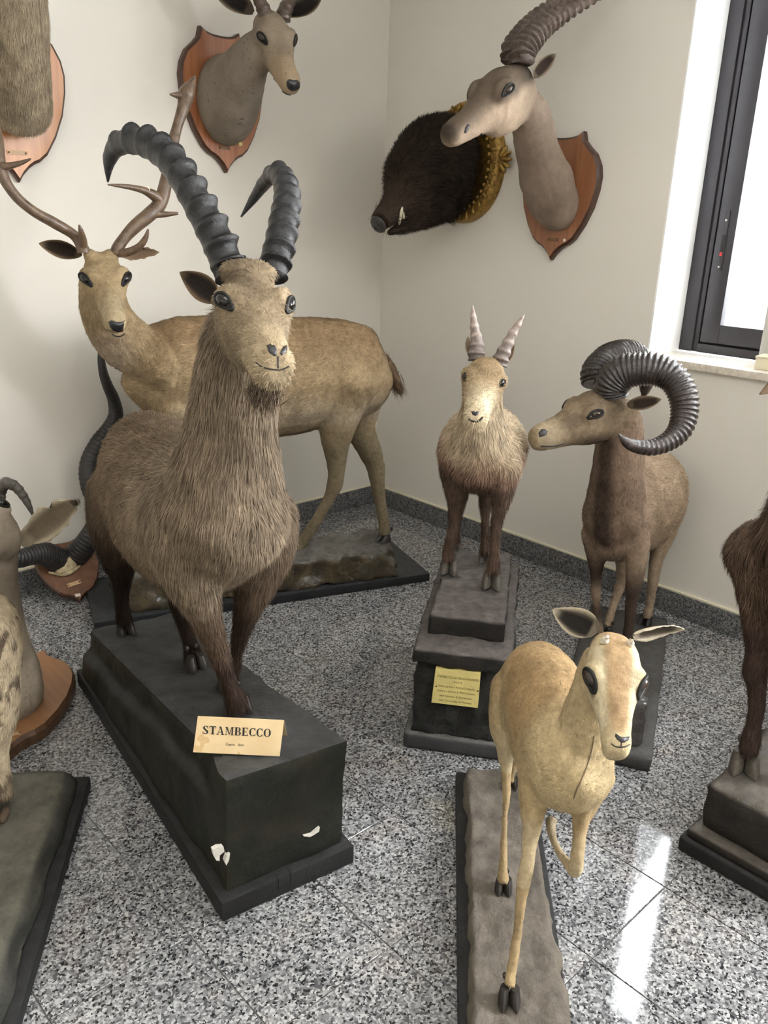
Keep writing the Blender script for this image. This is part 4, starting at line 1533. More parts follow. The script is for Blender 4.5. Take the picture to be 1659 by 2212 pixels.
h = HDY
an = [antler([(181, 546, h, 14), (178, 535, h, 13), (160, 508, h, 11), (118, 482, h + .02, 12), (75, 458, h + .04, 11), (38, 428, h + .05, 11), (12, 392, h + .05, 12), (-6, 350, h + .03, 18), (-20, 300, h, 26), (-40, 240, h - .04, 30), (-50, 200, h - .06, 20)]),
      antler([(179, 540, h, 10), (179, 520, h + .02, 9), (175, 500, h + .05, 6), (171, 486, h + .06, 2)]),
      antler([(4, 360, h + .05, 9), (22, 358, h + .06, 7), (45, 352, h + .07, 5), (67, 343, h + .08, 2)])]
V, Fs = join(an)
o = part('antler', V, Fs, 'antler', B.root)
setcol(o.data, (1, 1, 1))
an = [antler([(251, 548, h, 14), (255, 535, h, 13), (268, 515, h - .01, 12), (292, 489, h - .02, 14), (322, 464, h - .03, 15), (345, 440, h - .05, 15), (357, 400, h - .07, 14), (364, 360, h - .09, 12), (371, 320, h - .11, 13), (384, 270, h - .13, 11), (397, 230, h - .14, 14), (403, 203, h - .14, 18), (414, 182, h - .14, 10), (422, 163, h - .14, 2)]),
      antler([(254, 545, h, 9), (272, 546, h + .03, 9), (298, 535, h + .06, 8), (314, 515, h + .08, 6), (320, 495, h + .09, 2)]),
      antler([(350, 440, h - .05, 12), (335, 424, h - .04, 12), (312, 412, h - .02, 8), (285, 405, h, 6), (255, 401, h + .02, 4), (233, 399, h + .03, 1.5)]),
      antler([(330, 460, h - .03, 11), (352, 463, h - .03, 7), (385, 461, h - .02, 3)]),
      antler([(402, 208, h - .14, 13), (386, 206, h - .13, 8), (367, 204, h - .12, 2)])]
V, Fs = join(an)
o = part('antler', V, Fs, 'antler', B.root)
setcol(o.data, (1, 1, 1))
q = FD.fy(322, 411, h - .035)
V, Fs = hexa([q + CR * a * .008 + CU * b * .008 + CF * (c - 0.02) for c in (0, .002) for a, b in ((-1, -1), (1, -1), (1, 1), (-1, 1))])
part('paper_tag', V, Fs, 'label', o, False, None, None, B.root)
# tail
tl = [(828, 772, -.2, 12), (842, 797, -.2, 13), (855, 826, -.2, 12), (866, 850, -.2, 5)]
P, R = pxhorn(FD, tl, 'y')
V, Fs = tube(P, R, 10, 4)
o = part('tail', V, Fs, 'fur', B.root)
setcol(o.data, (0.13, 0.085, 0.05))
tq = np.array(P)
B.tuft(tq[:3], [tq[1] + (tq[3] - tq[1]) * 0.5, tq[2] + (tq[3] - tq[2]) * 0.9, tq[3] * 1.5 - tq[2] * 0.5], 700, 0.0012, (0.14, 0.09, 0.055), 0.013, 'tail_hair', 5)
# feet on the rocks
for px, py, y, s_ in ((628, 1199, -.195, .062), (829, 1168, -.235, .06)):
    B.hoof(FD.fy(px, py, y), nv(FD.f + FD.l * 0.4), s_, 'hoof', 0.1, None, 0, 0.6)
for px, py, y in ((412, 1215, -.15), (335, 1190, -.26)):
    B.hoof(FD.fy(px, py, y), FD.f, .06, 'hoof', 0.1, None, 0, 0.6)
# ------------------------------------------------------------------ young ibex on the pedestal
YP, YM, YD, YF = (0.56, 0.45, 0.31), (0.34, 0.235, 0.165), (0.115, 0.076, 0.055), (0.5, 0.395, 0.24)
B = Beast('young_ibex', 'small cream and brown young ibex with short horns, on the stepped pedestal', 'ibex', FY.P(-0.55, 0, 0.4))


def yx(px, py, x, w, h, c=None):
    P = FY.fx(px, py, x)
    k = pxm(P)
    return (P, w * k, h * k) + ((c,) if c else ())


B.loft([yx(1036, 1010, -.385, 25, 25, YM), yx(1037, 1000, -.41, 62, 52, YM), yx(1038, 988, -.47, 88, 78, YM), yx(1041, 972, -.58, 93, 84, YP), yx(1046, 958, -.70, 90, 84, YP), yx(1050, 950, -.80, 72, 70, YP), yx(1052, 948, -.86, 40, 40, YP), yx(1052, 948, -.885, 10, 10, YP)],
       (0, 0, 1), YP, 1.0, 0.0, 5, 24, 1.0)
B.pxloft([(1038, 1030, -.50, 40, YM), (1038, 1000, -.47, 66, YM), (1038, 950, -.45, 64, YP), (1040, 905, -.44, 50, YP), (1042, 865, -.43, 42, YP), (1043, 830, -.42, 40, YF)], YP, 1.0, 1.1, FY.f, FY, -1.0)
k = 0.8
B.pxloft([(990, 1000, -.50, 42, YM), (985, 1050, -.50, 28, YD), (984, 1095, -.50, 17, YD), (979, 1135, -.50, 11, YD), (973, 1172, -.50, 10, YD), (968, 1198, -.50, 13, YD), (968, 1209, -.495, 13, YD)], YD, k, 1.1, FY.f, FY)
B.pxloft([(1085, 1000, -.43, 42, YM), (1085, 1055, -.43, 28, YD), (1078, 1105, -.43, 16, YD), (1071, 1150, -.425, 12, YD), (1068, 1190, -.42, 11, YD), (1066, 1222, -.415, 14, YD), (1065, 1235, -.41, 14, YD)], YD, k, 1.1, FY.f, FY)
B.pxloft([(1062, 1000, -.74, 36, YM), (1052, 1060, -.70, 20, YD), (1048, 1110, -.67, 11, YD), (1048, 1155, -.655, 8, YD), (1046, 1188, -.645, 10, YD), (1046, 1195, -.64, 12, YD)], YD, k, 1.2, FY.f, FY)
B.pxloft([(1000, 1000, -.74, 36, YM), (996, 1060, -.72, 18, YD), (990, 1110, -.71, 10, YD), (986, 1150, -.70, 8, YD), (984, 1175, -.70, 12, YD)], YD, k, 1.2, FY.f, FY)
YH = [(a, b, c, d * 1.02, e) for a, b, c, d, e in GOAT]
B.head((-1.197, -1.80, 1.206), (-144.0, -14, -6.0), 0.30, YF, YH, lambda x: (0.36, 0.26, 0.15) if x < .42 else (0.6, 0.5, 0.34), 0.6)


def young_col(co, C):
    q = co - FY.o
    z = q[:, 2]
    x = q @ FY.f
    nz = np.array([noise.noise(Vector(p) * 7) for p in co])
    C = C.copy()
    za, zb = FY.fx(1038, 955, -.45)[2], FY.fx(1038, 1045, -.45)[2]
    body = z < FY.fx(1038, 870, -.43)[2]
    t = np.clip((za - z + 0.05 * nz) / (za - zb), 0, 1)
    D = np.asarray(YP)[None] * np.clip(1 - 2 * t, 0, 1)[:, None] + np.asarray((0.30, 0.19, 0.135))[None] * (1 - np.abs(2 * t - 1))[:, None] + np.asarray(YD)[None] * np.clip(2 * t - 1, 0, 1)[:, None]
    C[body] = D[body]
    return C


B.build(0.006, 11, 'coat', young_col)
B.fur(50000, 0.026, 0.0018, 0.34, 3, None, 0.5, 0.2)
B.eyes(0.0105, 'eye', 0.75, 0.2, 0.35, False)
B.pad('nose_pad', [(1016, 889), (1022, 887), (1027, 890), (1033, 888), (1037, 890), (1034, 896), (1027, 900), (1020, 897)], 'nose', 0.003)
B.line('mouth', [(1012, 905), (1019, 909), (1027, 911), (1036, 908), (1044, 899)], 0.0032)
B.ear(B.H(.0, -.16, -.05), FY.fx(1011, 727, -.45), nv(-CF + CR * 0.5), 0.022, (0.2, 0.15, 0.1), (0.42, 0.34, 0.24), 0.6, 0.7)
B.ear(B.H(.0, .16, -.05), FY.fx(1110, 742, -.45), nv(-CF - CR * 0.3), 0.022, (0.2, 0.15, 0.1), (0.42, 0.34, 0.24), 0.6, 0.7)
M['horn_young'] = horn_mat('young_horn', (0.10, 0.075, 0.062), (0.24, 0.2, 0.18), 0.5, 0.1, 60)
yc = lambda u, th, m: tuple(np.array([1, .97, .95]) * (0.7 + 1.6 * u) * (0.8 + 2.5 * max(0, m[0] - 1) if hasattr(m, '__len__') else 1))
P, R = pxhorn(FY, [(1029, 778, -.415, 17), (1029, 765, -.42, 18), (1030, 742, -.43, 14), (1025, 708, -.445, 9.5), (1022, 682, -.455, 6), (1021, 660, -.465, 1.5)])
B.horn(P, R, 'horn_young', None, 6, 0.25, 0.3, FY.f, 1.1, 16, 0.2, 1.5, colfn=yc)
P, R = pxhorn(FY, [(1078, 790, -.415, 16), (1082, 775, -.42, 17), (1094, 748, -.43, 13), (1110, 716, -.445, 9), (1122, 697, -.455, 6), (1132, 680, -.465, 1.5)])
B.horn(P, R, 'horn_young', None, 6, 0.25, 0.3, FY.f, 1.1, 16, 0.2, 1.5, colfn=yc)
for px, py, z, s_ in ((970, 1234, .414, .058), (1062, 1264, .416, .064), (1047, 1211, .405, .045), (984, 1182, .402, .045)):
    B.hoof(at_z(px, py, z + 0.003), FY.f, s_, 'hoofgrey', 0.14)
# ------------------------------------------------------------------ mouflon
FO = Frame(-0.56, -2.02, 0.05, -172)
OC, ON, OD, OL = (0.36, 0.265, 0.18), (0.27, 0.19, 0.135), (0.07, 0.048, 0.036), (0.3, 0.225, 0.155)
B = Beast('mouflon', 'brown mouflon ram with thick curled black horns looking left, on the low board', 'sheep', FO.P(-0.2, 0, 0))


def ox(px, py, x, w, h, c=None):
    P = FO.fx(px, py, x)
    k = pxm(P)
    return (P, w * k, h * k) + ((c,) if c else ())


B.loft([ox(1318, 1135, .10, 22, 30, ON), ox(1322, 1130, .07, 50, 68, ON), ox(1330, 1122, .0, 70, 95, ON), ox(1345, 1108, -.10, 82, 108, OC), ox(1374, 1090, -.20, 86, 112, OC), ox(1404, 1072, -.30, 80, 104, OC), ox(1424, 1060, -.38, 66, 88, OC), ox(1438, 1055, -.43, 42, 60, OC), ox(1444, 1052, -.455, 14, 20, OC)],
       (0, 0, 1), OC, 1.0, 0.0, 5, 24, 1.0)
B.pxloft([(1328, 1185, -.02, 36, ON), (1326, 1125, .01, 66, ON), (1332, 1060, .05, 62, ON), (1336, 1000, .08, 55, ON), (1341, 945, .10, 50, ON), (1346, 895, .12, 38, ON), (1344, 865, .12, 20, ON)], ON, 0.9, 1.0, FO.f, FO, -1.0)
B.pxloft([(1297, 1150, .0, 40, ON), (1289, 1205, .0, 21, OD), (1287, 1245, .0, 13, OD), (1287, 1280, .0, 11, OL), (1289, 1320, .0, 9, OD), (1294, 1365, .0, 10, OL), (1298, 1380, .0, 11, OD)], OD, 0.4, 1.15, FO.f, FO)
B.pxloft([(1368, 1150, -.03, 34, ON), (1375, 1205, -.02, 24, OL), (1370, 1260, -.01, 18, OD), (1363, 1310, .0, 13, OD), (1357, 1360, .0, 11, OD), (1353, 1395, .0, 12, OD)], OD, 0.4, 1.15, FO.f, FO)
B.pxloft([(1352, 1150, -.30, 40, OC), (1347, 1215, -.24, 18, OL), (1340, 1260, -.22, 12, OL), (1324, 1312, -.15, 9, OL), (1312, 1355, -.09, 9, OL), (1309, 1366, -.08, 10, OL)], OL, 0.4, 1.2, FO.f, FO)
B.pxloft([(1438, 1090, -.36, 42, OC), (1434, 1150, -.34, 26, OC), (1416, 1212, -.30, 15, OL), (1411, 1255, -.28, 12, OL), (1404, 1300, -.27, 10, OL), (1396, 1335, -.26, 11, OL)], OL, 0.4, 1.2, FO.f, FO)
RAM = [(a, b + (0.02 if 0.5 < a < 0.95 else 0), c, d, e) for a, b, c, d, e in GOAT]
B.head((-0.714, -1.983, 1.08), (163.0, -9.0, -2.0), 0.36, OL, RAM, lambda x: (0.26, 0.195, 0.125) if x < .8 else (0.36, 0.29, 0.19), orb=(.40, .165, -.10, .93, .2, .25))
B.blob(B.H(.93, .05, -.25), [B.Hv(1, 0, 0) * .026, B.Hv(0, 1, 0) * .02, B.Hv(0, 0, 1) * .03])


def mouf_col(co, C):
    v = co - CAM
    zz = v @ CF
    C = C.copy()
    nz = np.array([noise.noise(Vector(p) * 7) for p in co])
    q = co - FO.o
    x, y, z = q @ FO.f, q @ FO.l, q[:, 2]
    # dark band down the front of neck and breast
    t = np.clip(1 - np.abs(y + 0.055 + 0.02 * nz) / 0.05, 0, 1) * np.clip((z - 0.40) / 0.08, 0, 1) * np.clip((0.90 - z) / 0.06, 0, 1) * np.clip((x + 0.02) / 0.05, 0, 1)
    t = np.clip(t * 1.6, 0, 1)[:, None]
    C = C * (1 - t * 0.85) + np.asarray((0.045, 0.03, 0.024)) * t * 0.85
    # darker crown around the horns
    d = np.linalg.norm((co - B.H(.18, .06, .0)) / (B.L * 0.26), axis=1)
    k = np.clip(1.3 - d + 0.3 * nz, 0, 1)[:, None]
    C = C * (1 - 0.6 * k) + np.asarray((0.07, 0.05, 0.035)) * 0.6 * k
    d2 = np.linalg.norm((co - B.H(.62, .09, -.14)) / (B.L * np.array([.16, .16, .09])), axis=1)
    k = np.clip(1.2 - d2, 0, 1)[:, None]
    C = C * (1 - 0.45 * k)
    return C


B.build(0.0065, 11, 'coat', mouf_col)
B.fur(55000, 0.017, 0.0018, 0.22, 4, None, 0.3, 0.24)
B.eyes(0.0185, 'eyebrown', 0.46, 0.24)
B.pad('nostril', [(1161, 935), (1168, 926), (1178, 925), (1185, 931), (1183, 939), (1174, 944), (1164, 946)], 'nose', 0.003)
B.line('mouth', [(1168, 963), (1180, 964), (1200, 963), (1221, 957)], 0.0028)
B.ear(B.H(.02, .17, -.1), CAM + ray(1427, 862) * (depth(B.ho) - .12), nv(-CF + CU * .2), 0.034, (0.045, 0.032, 0.024), (0.33, 0.26, 0.17), 0.55, 0.62, 0.005, stalk=0.5)
B.ear(B.H(.02, -.17, -.1), B.H(-.3, -.5, .0), nv(-CF), 0.03, (0.045, 0.032, 0.024), (0.33, 0.26, 0.17), 0.55, 0.62)
M['horn_ram'] = horn_mat('ram_horn', (0.007, 0.005, 0.005), (0.03, 0.022, 0.02), 0.25, 0.4, 50)
d0 = depth(B.H(.18, .1, .03))


def dhorn(rows, d0):
    P = [CAM + ray(a, b) * (d0 + d) for a, b, d, r in rows]
    return P, [r * pxm(p) for p, (a, b, d, r) in zip(P, rows)]


rc = lambda u, th, m: (1 + 0.6 * u, 1 + 0.35 * u, 1 + 0.2 * u)
P, R = dhorn([(1322, 850, .02, 34), (1324, 826, .0, 38), (1350, 803, -.03, 37), (1398, 797, -.06, 35), (1434, 805, -.075, 33), (1459, 824, -.085, 31), (1475, 856, -.095, 30), (1478, 892, -.10, 28), (1468, 928, -.11, 25), (1443, 953, -.125, 21), (1410, 966, -.14, 18), (1378, 965, -.155, 15), (1354, 956, -.17, 11), (1336, 938, -.18, 2)], d0)
B.horn(P, R, 'horn_ram', None, 46, 0.17, 0.45, None, 1.0, 20, 0.35, 1.0, per=6, colfn=rc)
P, R = dhorn([(1288, 830, .08, 28), (1290, 806, .09, 32), (1312, 778, .12, 30), (1345, 764, .17, 27), (1372, 768, .22, 25), (1390, 790, .26, 22), (1396, 820, .29, 18), (1392, 846, .31, 10), (1386, 856, .32, 2)], d0)
B.horn(P, R, 'horn_ram', None, 30, 0.24, 0.2, None, 1.0, 18, 0.35, 1.0, per=6, colfn=rc)
for px, py, s_ in ((1299, 1388, .05), (1353, 1403, .05), (1309, 1370, .046), (1393, 1347, .05)):
    B.hoof(at_z(px, py, .052), FO.f, s_, 'hoof', 0.12)
# ------------------------------------------------------------------ hornless gazelle in front
GC, GB, GP, GL = (0.43, 0.335, 0.19), (0.32, 0.205, 0.098), (0.52, 0.44, 0.29), (0.34, 0.25, 0.135)
B = Beast('gazelle', 'slender fawn hornless gazelle with large ears and one raised foreleg, in front', 'gazelle', FG.P(-0.2, 0.12, 0.08))


def gx(px, py, x, w, h, c=None):
    P = FG.fx(px, py, x)
    k = pxm(P)
    return (P, w * k, h * k) + ((c,) if c else ())


B.loft([gx(1150, 1470, -.63, 12, 12), gx(1151, 1475, -.61, 50, 55), gx(1157, 1485, -.54, 82, 100), gx(1170, 1510, -.44, 92, 118), gx(1187, 1550, -.33, 96, 128), gx(1208, 1600, -.22, 100, 130), gx(1232, 1650, -.12, 96, 112), gx(1247, 1678, -.06, 70, 78), gx(1254, 1690, -.025, 30, 34), gx(1256, 1692, -.01, 8, 8)],
       (0, 0, 1), GC, 1.0, 0.0, 5, 24, -1.0)
B.pxloft([(1235, 1710, -.14, 45), (1240, 1680, -.13, 76), (1250, 1630, -.12, 70), (1262, 1570, -.115, 56), (1275, 1510, -.11, 48), (1290, 1455, -.105, 44), (1300, 1420, -.10, 42)], GC, 0.8, 1.1, FG.f, FG, -1.0)
B.pxloft([(1168, 1640, -.16, 50), (1156, 1700, -.14, 37), (1150, 1770, -.11, 24, GL), (1143, 1830, -.08, 18, GL), (1136, 1880, -.05, 17, GL), (1126, 1945, -.02, 12.5, GL), (1118, 2015, .0, 11, GL), (1110, 2070, .025, 11, GL), (1104, 2110, .045, 13, GL), (1100, 2132, .058, 15, GL)], GL, 0.4, 1.1, FG.f, FG)
B.pxloft([(1110, 1480, -.50, 50), (1095, 1560, -.47, 40), (1092, 1620, -.44, 21, GL), (1094, 1665, -.42, 13, GL), (1094, 1720, -.38, 10, GL), (1090, 1780, -.33, 8, GL), (1088, 1840, -.29, 8.5, GL), (1087, 1885, -.255, 11, GL), (1087, 1905, -.245, 14, GL)], GL, 0.4, 1.25, FG.f, FG)
B.pxloft([(1190, 1480, -.55, 50), (1150, 1560, -.56, 30), (1118, 1620, -.58, 16, GL), (1108, 1655, -.58, 10, GL), (1104, 1680, -.575, 8, GL), (1103, 1690, -.57, 10, GL)], GL, 0.4, 1.2, FG.f, FG)
B.pxloft([(1278, 1670, -.12, 52), (1268, 1725, -.10, 32), (1257, 1770, -.075, 20, GL), (1252, 1815, -.05, 16, GL), (1247, 1855, -.03, 16, GL), (1245, 1878, -.03, 18, GL)], GL, 0.4, 1.1, FG.f, FG)
B.pxloft([(1243, 1880, -.03, 19, GL), (1225, 1863, -.06, 14, GL), (1205, 1838, -.10, 12, GL), (1194, 1810, -.13, 11, (0.16, 0.11, 0.07)), (1189, 1785, -.15, 13, (0.12, 0.085, 0.06)), (1192, 1765, -.165, 13, (0.08, 0.06, 0.045))], GL, 0.3, 1.0, FG.f, FG)
GAZ = [(-0.10, -0.10, -0.25, 0.07, 0.0), (-0.04, -0.03, -0.33, 0.15, 0.0), (0.06, 0.035, -0.39, 0.195, 0.05), (0.18, 0.06, -0.43, 0.22, 0.1),
       (0.30, 0.04, -0.45, 0.228, 0.15), (0.40, 0.0, -0.44, 0.215, 0.2), (0.52, -0.05, -0.42, 0.175, 0.12),
       (0.66, -0.09, -0.395, 0.135, 0.05), (0.80, -0.115, -0.385, 0.118, 0.0), (0.91, -0.13, -0.38, 0.108, 0.0), (0.97, -0.16, -0.36, 0.088, 0.0), (1.0, -0.21, -0.315, 0.05, 0.0)]
B.head((-1.936, -2.778, 0.866), (-140.5, -22, -3.8), 0.235, GC, GAZ, lambda x: (0.48, 0.39, 0.235), orb=(.39, .17, -.10, .78, .52, .15))


def gaz_col(co, C):
    C = C.copy()
    nz = np.array([noise.noise(Vector(p) * 8) for p in co])
    q = co - FG.o
    x, y, z = q @ FG.f, q @ FG.l, q[:, 2]
    h = (co - B.ho) / B.L
    hx, hy, hz = h @ B.hf, h @ B.hl, h @ B.hu
    onhead = (hx > -0.05) & (hz > -0.5) & (hz < 0.2) & (np.abs(hy) < 0.35) & (hx < 1.1)
    # reddish saddle
    t = np.clip((z - 0.47 + 0.06 * nz) / 0.1, 0, 1) * (x < -0.13) * np.clip((-0.13 - x) / 0.08, 0, 1) * np.clip((x + 0.60) / 0.06, 0, 1) * (~onhead)
    C = C * (1 - t[:, None] * 0.8) + np.asarray(GB) * t[:, None] * 0.8
    lo = np.clip((0.43 - z + 0.04 * nz) / 0.06, 0, 1) * (z > 0.3) * (x > -0.5)
    C = C * (1 - 0.5 * lo[:, None]) + np.asarray(GP) * 0.5 * lo[:, None]
    # dark flank line
    fl = np.clip(1 - np.abs(z - 0.40 + 0.16 * (x + 0.2)) / 0.02, 0, 1) * (y < 0.09) * (x < -0.15) * (x > -0.42)
    C = C * (1 - 0.7 * fl[:, None])
    # brown blaze down the face, pale sides
    b = np.clip(1 - np.abs(hy) / (0.15 - 0.07 * hx), 0, 1) * (hz > -0.2) * np.clip((0.9 - hx) / 0.12, 0, 1) * onhead
    b = np.clip(b * 2.2, 0, 1)[:, None]
    C = C * (1 - 0.75 * b) + np.asarray((0.33, 0.205, 0.105)) * 0.75 * b
    s = np.clip(1 - np.abs(np.abs(hy) - 0.17 + 0.08 * hx) / 0.05, 0, 1) * (hz > -0.3) * (hx > 0.15) * (hx < 0.8) * onhead
    s = s[:, None]
    C = C * (1 - 0.6 * s) + np.asarray((0.66, 0.58, 0.42)) * 0.6 * s
    # tear mark below each eye
    for sd in (-1, 1):
        d = np.linalg.norm((h - np.array([B.hf, B.hl, B.hu]).T @ np.array([.49, .185 * sd, -.16])) / np.array([.055, .055, .055]), axis=1)
        k = np.clip(1.3 - d, 0, 1)[:, None]
        C = C * (1 - 0.75 * k)
    return C


B.build(0.0045, 11, 'coat', gaz_col)
B.fur(75000, 0.013, 0.0011, 0.2, 6, None, 0.15, 0.2)
B.eyes(0.0155, 'eyebrown', 0.62, 0.24)
B.pad('nose_pad', [(1327, 1583), (1333, 1588), (1343, 1592), (1353, 1592), (1363, 1590), (1360, 1600), (1350, 1606), (1341, 1606), (1331, 1598), (1326, 1590)], 'nose', 0.003)
B.line('mouth', [(1320, 1606), (1328, 1612), (1340, 1614), (1353, 1612), (1362, 1607)], 0.0013)
B.line('mouth', [(1343, 1604), (1342, 1609), (1341, 1614)], 0.0012)
M['seam'] = plain('stitched_seam', (0.12, 0.085, 0.045), 0.8)
B.line('seam', [(1284, 1588), (1278, 1620), (1268, 1655), (1256, 1685), (1246, 1705), (1238, 1728)], 0.0016, 'seam', 0.0)
hd = depth(B.ho)
B.ear(B.H(-.0, -.15, .0), CAM + ray(1193, 1316) * (hd + .05), nv(-CF + CR * 0.25 + CU * 0.1), 0.04, (0.014, 0.011, 0.009), (0.5, 0.43, 0.31), 0.62, 0.6, 0.003, stalk=0.25)
B.ear(B.H(-.0, .15, .0), CAM + ray(1479, 1361) * (hd + .03), nv(-CF - CU * 0.9), 0.026, (0.05, 0.038, 0.026), (0.5, 0.44, 0.33), 0.7, 0.6, 0.003, ragged=0.4, stalk=0.25)
M['bone'] = plain('bare_bone', (0.62, 0.55, 0.42), 0.6, var=0.3, vscale=120, bump=0.5, bscale=300)
for sd in (-1, 1):
    q = B.H(.13, .10 * sd, .05)
    V, Fs = tube([q - B.hu * .006, q + B.hu * .004, q + B.hu * .012 + B.hf * .002], [.008, .0065, .002], 9, 4)
    V += 0.0012 * np.random.RandomState(5 + sd).randn(*V.shape)
    part('horn_stub', V, Fs, 'bone', B.root)
B.hoof(at_z(1099, 2163, .082), FG.f, .042, 'hoof', 0.10, None, 0, 0.8)
B.hoof(at_z(1087, 1921, .083), FG.f, .038, 'hoof', 0.10, None, 0, 0.8)
B.hoof(at_z(1103, 1697, .08), FG.f, .036, 'hoof', 0.10, None, 0, 0.8)
# ------------------------------------------------------------------ dark goat at the right edge
KC, KL = (0.10, 0.066, 0.045), (0.05, 0.032, 0.025)
B = Beast('dark_goat', 'shaggy dark brown goat cut off by the right edge, on the brown rock plinth', 'goat', FB.P(-0.4, 0.15, 0.205))
T = lambda x, y, z, w, h: (FB.P(x, y, z), w, h)
B.loft([T(-.10, .13, .84, .04, .05), T(-.125, .13, .83, .105, .13), T(-.20, .125, .825, .14, .19), T(-.40, .13, .84, .155, .20), T(-.62, .15, .85, .155, .19), T(-.80, .16, .87, .145, .17), T(-.93, .16, .88, .09, .11), T(-.97, .16, .88, .03, .04)], (0, 0, 1), KC, 1.0, 0.0, 5, 22, -1.0)
B.loft([T(-.26, .125, .80, .07, .09), T(-.205, .125, .90, .135, .165), T(-.165, .13, 1.02, .112, .14), T(-.125, .135, 1.14, .088, .10), T(-.09, .13, 1.24, .07, .08), T(-.06, .11, 1.30, .058, .07)], FB.f, KC, 1.0, 0.0, 5, 18, -1.0)
B.pxloft([(1645, 1180, -.19, 78), (1646, 1260, -.19, 58), (1643, 1340, -.185, 40, KL), (1638, 1410, -.18, 27, KL), (1632, 1450, -.175, 27, KL), (1636, 1500, -.18, 19, KL), (1630, 1560, -.18, 18, KL), (1622, 1598, -.18, 21, KL), (1617, 1618, -.175, 22, KL), (1613, 1628, -.175, 21, KL)], KC, 0.35, 1.1, FB.f, FB)
for y, x in ((.20, -.24), (.09, -.80), (.23, -.86)):
    hb = x < -.5
    B.loft([T(x + (.03 if hb else 0), y, .80, .08, .11), T(x, y, .62, .05, .065), T(x - (.03 if hb else 0), y, .46, .032, .038), T(x - (.01 if hb else 0), y, .33, .026, .03), T(x, y, .25, .028, .032), T(x, y, .235, .028, .032)], FB.f, KL, 0.5, 0.0, 5, 14, 1.0)
B.head(FB.P(-.10, .10, 1.36), (192, -22, 0), 0.27, KC, GOAT, lambda x: (0.16, 0.11, 0.075))
B.build(0.008, 10, 'coat')
B.fur(45000, 0.042, 0.0019, 0.4, 8, None, 0.5, 0.3)
B.eyes(0.014)
B.ear(B.H(.03, -.16, -.08), FB.fx(1640, 852, -.075), nv(-CF + CU * .3), 0.028, (0.3, 0.21, 0.15), (0.2, 0.14, 0.09), 0.6, 0.65)
B.ear(B.H(.03, .16, -.08), B.H(.0, .62, -.05), nv(-CF), 0.028, (0.3, 0.21, 0.15), (0.2, 0.14, 0.09), 0.6, 0.65)
M['horn_goat'] = horn_mat('goat_horn', (0.03, 0.025, 0.022), (0.08, 0.07, 0.06), 0.4, 0.3, 60)
for sd in (-1, 1):
    P = [B.H(.15, .09 * sd, .03), B.H(.1, .12 * sd, .3), B.H(-.1, .17 * sd, .55), B.H(-.4, .22 * sd, .62)]
    B.horn(P, [.022, .018, .012, .002], 'horn_goat', None, 10, .12)
B.hoof(on_top(FB, 1606, 1660, lambda x: .212), nv(FB.f + FB.l * .5), .07, 'hoofgrey', 0.2)
for y, x in ((.20, -.24), (.09, -.80), (.23, -.86)):
    B.hoof(FB.P(x, y, .207), FB.f, .05, 'hoofgrey', 0.14)

# ------------------------------------------------------------------ spotted animal at the left edge
FS = Frame(-2.723, -1.511, 0.097, -124.7)
SC_, SP = (0.42, 0.34, 0.225), (0.06, 0.042, 0.03)
B = Beast('spotted_animal', 'spotted tan animal of which one leg shows at the left edge', 'animal', FS.P(-0.02, -0.05, 0))
B.pxloft([(-75, 1290, -.10, 40), (-60, 1340, -.10, 88), (-42, 1400, -.09, 84), (-28, 1470, -.07, 70), (-22, 1550, -.05, 58), (-20, 1610, -.04, 40), (-12, 1660, -.03, 32), (-4, 1705, -.01, 30), (2, 1732, .01, 27)], SC_, 1.0, 1.25, FS.f, FS)
T = lambda x, y, z, w, h: (FS.P(x, y, z), w, h)
B.loft([T(-.30, -.18, .50, .05, .06), T(-.22, -.18, .50, .12, .14), T(-.05, -.18, .48, .15, .18), T(.15, -.18, .47, .15, .18), T(.35, -.18, .48, .14, .17), T(.46, -.18, .50, .07, .09)], (0, 0, 1), SC_, 1.0, 0.0, 5, 20, -1.0)
for x, y in ((-.05, -.30), (.34, -.10), (.34, -.28)):
    B.loft([T(x, y, .45, .07, .10), T(x, y, .28, .045, .055), T(x, y, .12, .03, .034), T(x + .01, y, .03, .03, .036), T(x + .02, y, .015, .03, .04)], FS.f, SC_, 0.8, 0.0, 5, 14, 1.0)
B.loft([T(.36, -.18, .52, .09, .10), T(.46, -.18, .62, .07, .085), T(.54, -.18, .70, .06, .07)], (0, 0, 1), SC_, 1.0, 0.0, 5, 16, -1.0)
B.head(FS.P(.52, -.18, .76), (-124.7, -25, 0), 0.22, SC_, GOAT)


def spots(co, C):
    C = C.copy()
    for i, p in enumerate(co):
        f = noise.noise(Vector(p) * 26 + Vector((3, 1, 7)))
        g = noise.noise(Vector(p) * 60)
        t = min(1, max(0, (f + 0.25 * g - 0.2) / 0.1))
        z = p[2] - 0.097
        if z < 0.13:
            t = max(t, min(0.5, (0.13 - z) / 0.1))
        C[i] = C[i] * (1 - 0.85 * t) + np.asarray(SP) * 0.85 * t
    return C


B.build(0.008, 9, 'coat', spots)
B.fur(26000, 0.018, 0.0016, 0.2, 9, None, 0.3, 0.2)
B.eyes(0.012)
for sd in (-1, 1):
    B.ear(B.H(.0, .15 * sd, .0), B.H(-.1, .3 * sd, .3), B.hf, 0.03, (0.1, 0.07, 0.05), SC_, 0.5)
for x, y in ((0.01, 0.0), (-.03, -.30), (.36, -.10), (.36, -.28)):
    for k in (-1, 0, 1):
        q = FS.P(x + .045 - .008 * abs(k), y + .02 * k, .012)
        V, Fs = ellipsoid(q, [FS.f * .03, FS.l * .0115, np.array([0, 0, .014])], 10, 6)
        o = part('toe', V, Fs, 'coat', B.root)
        setcol(o.data, (0.13, 0.095, 0.065))
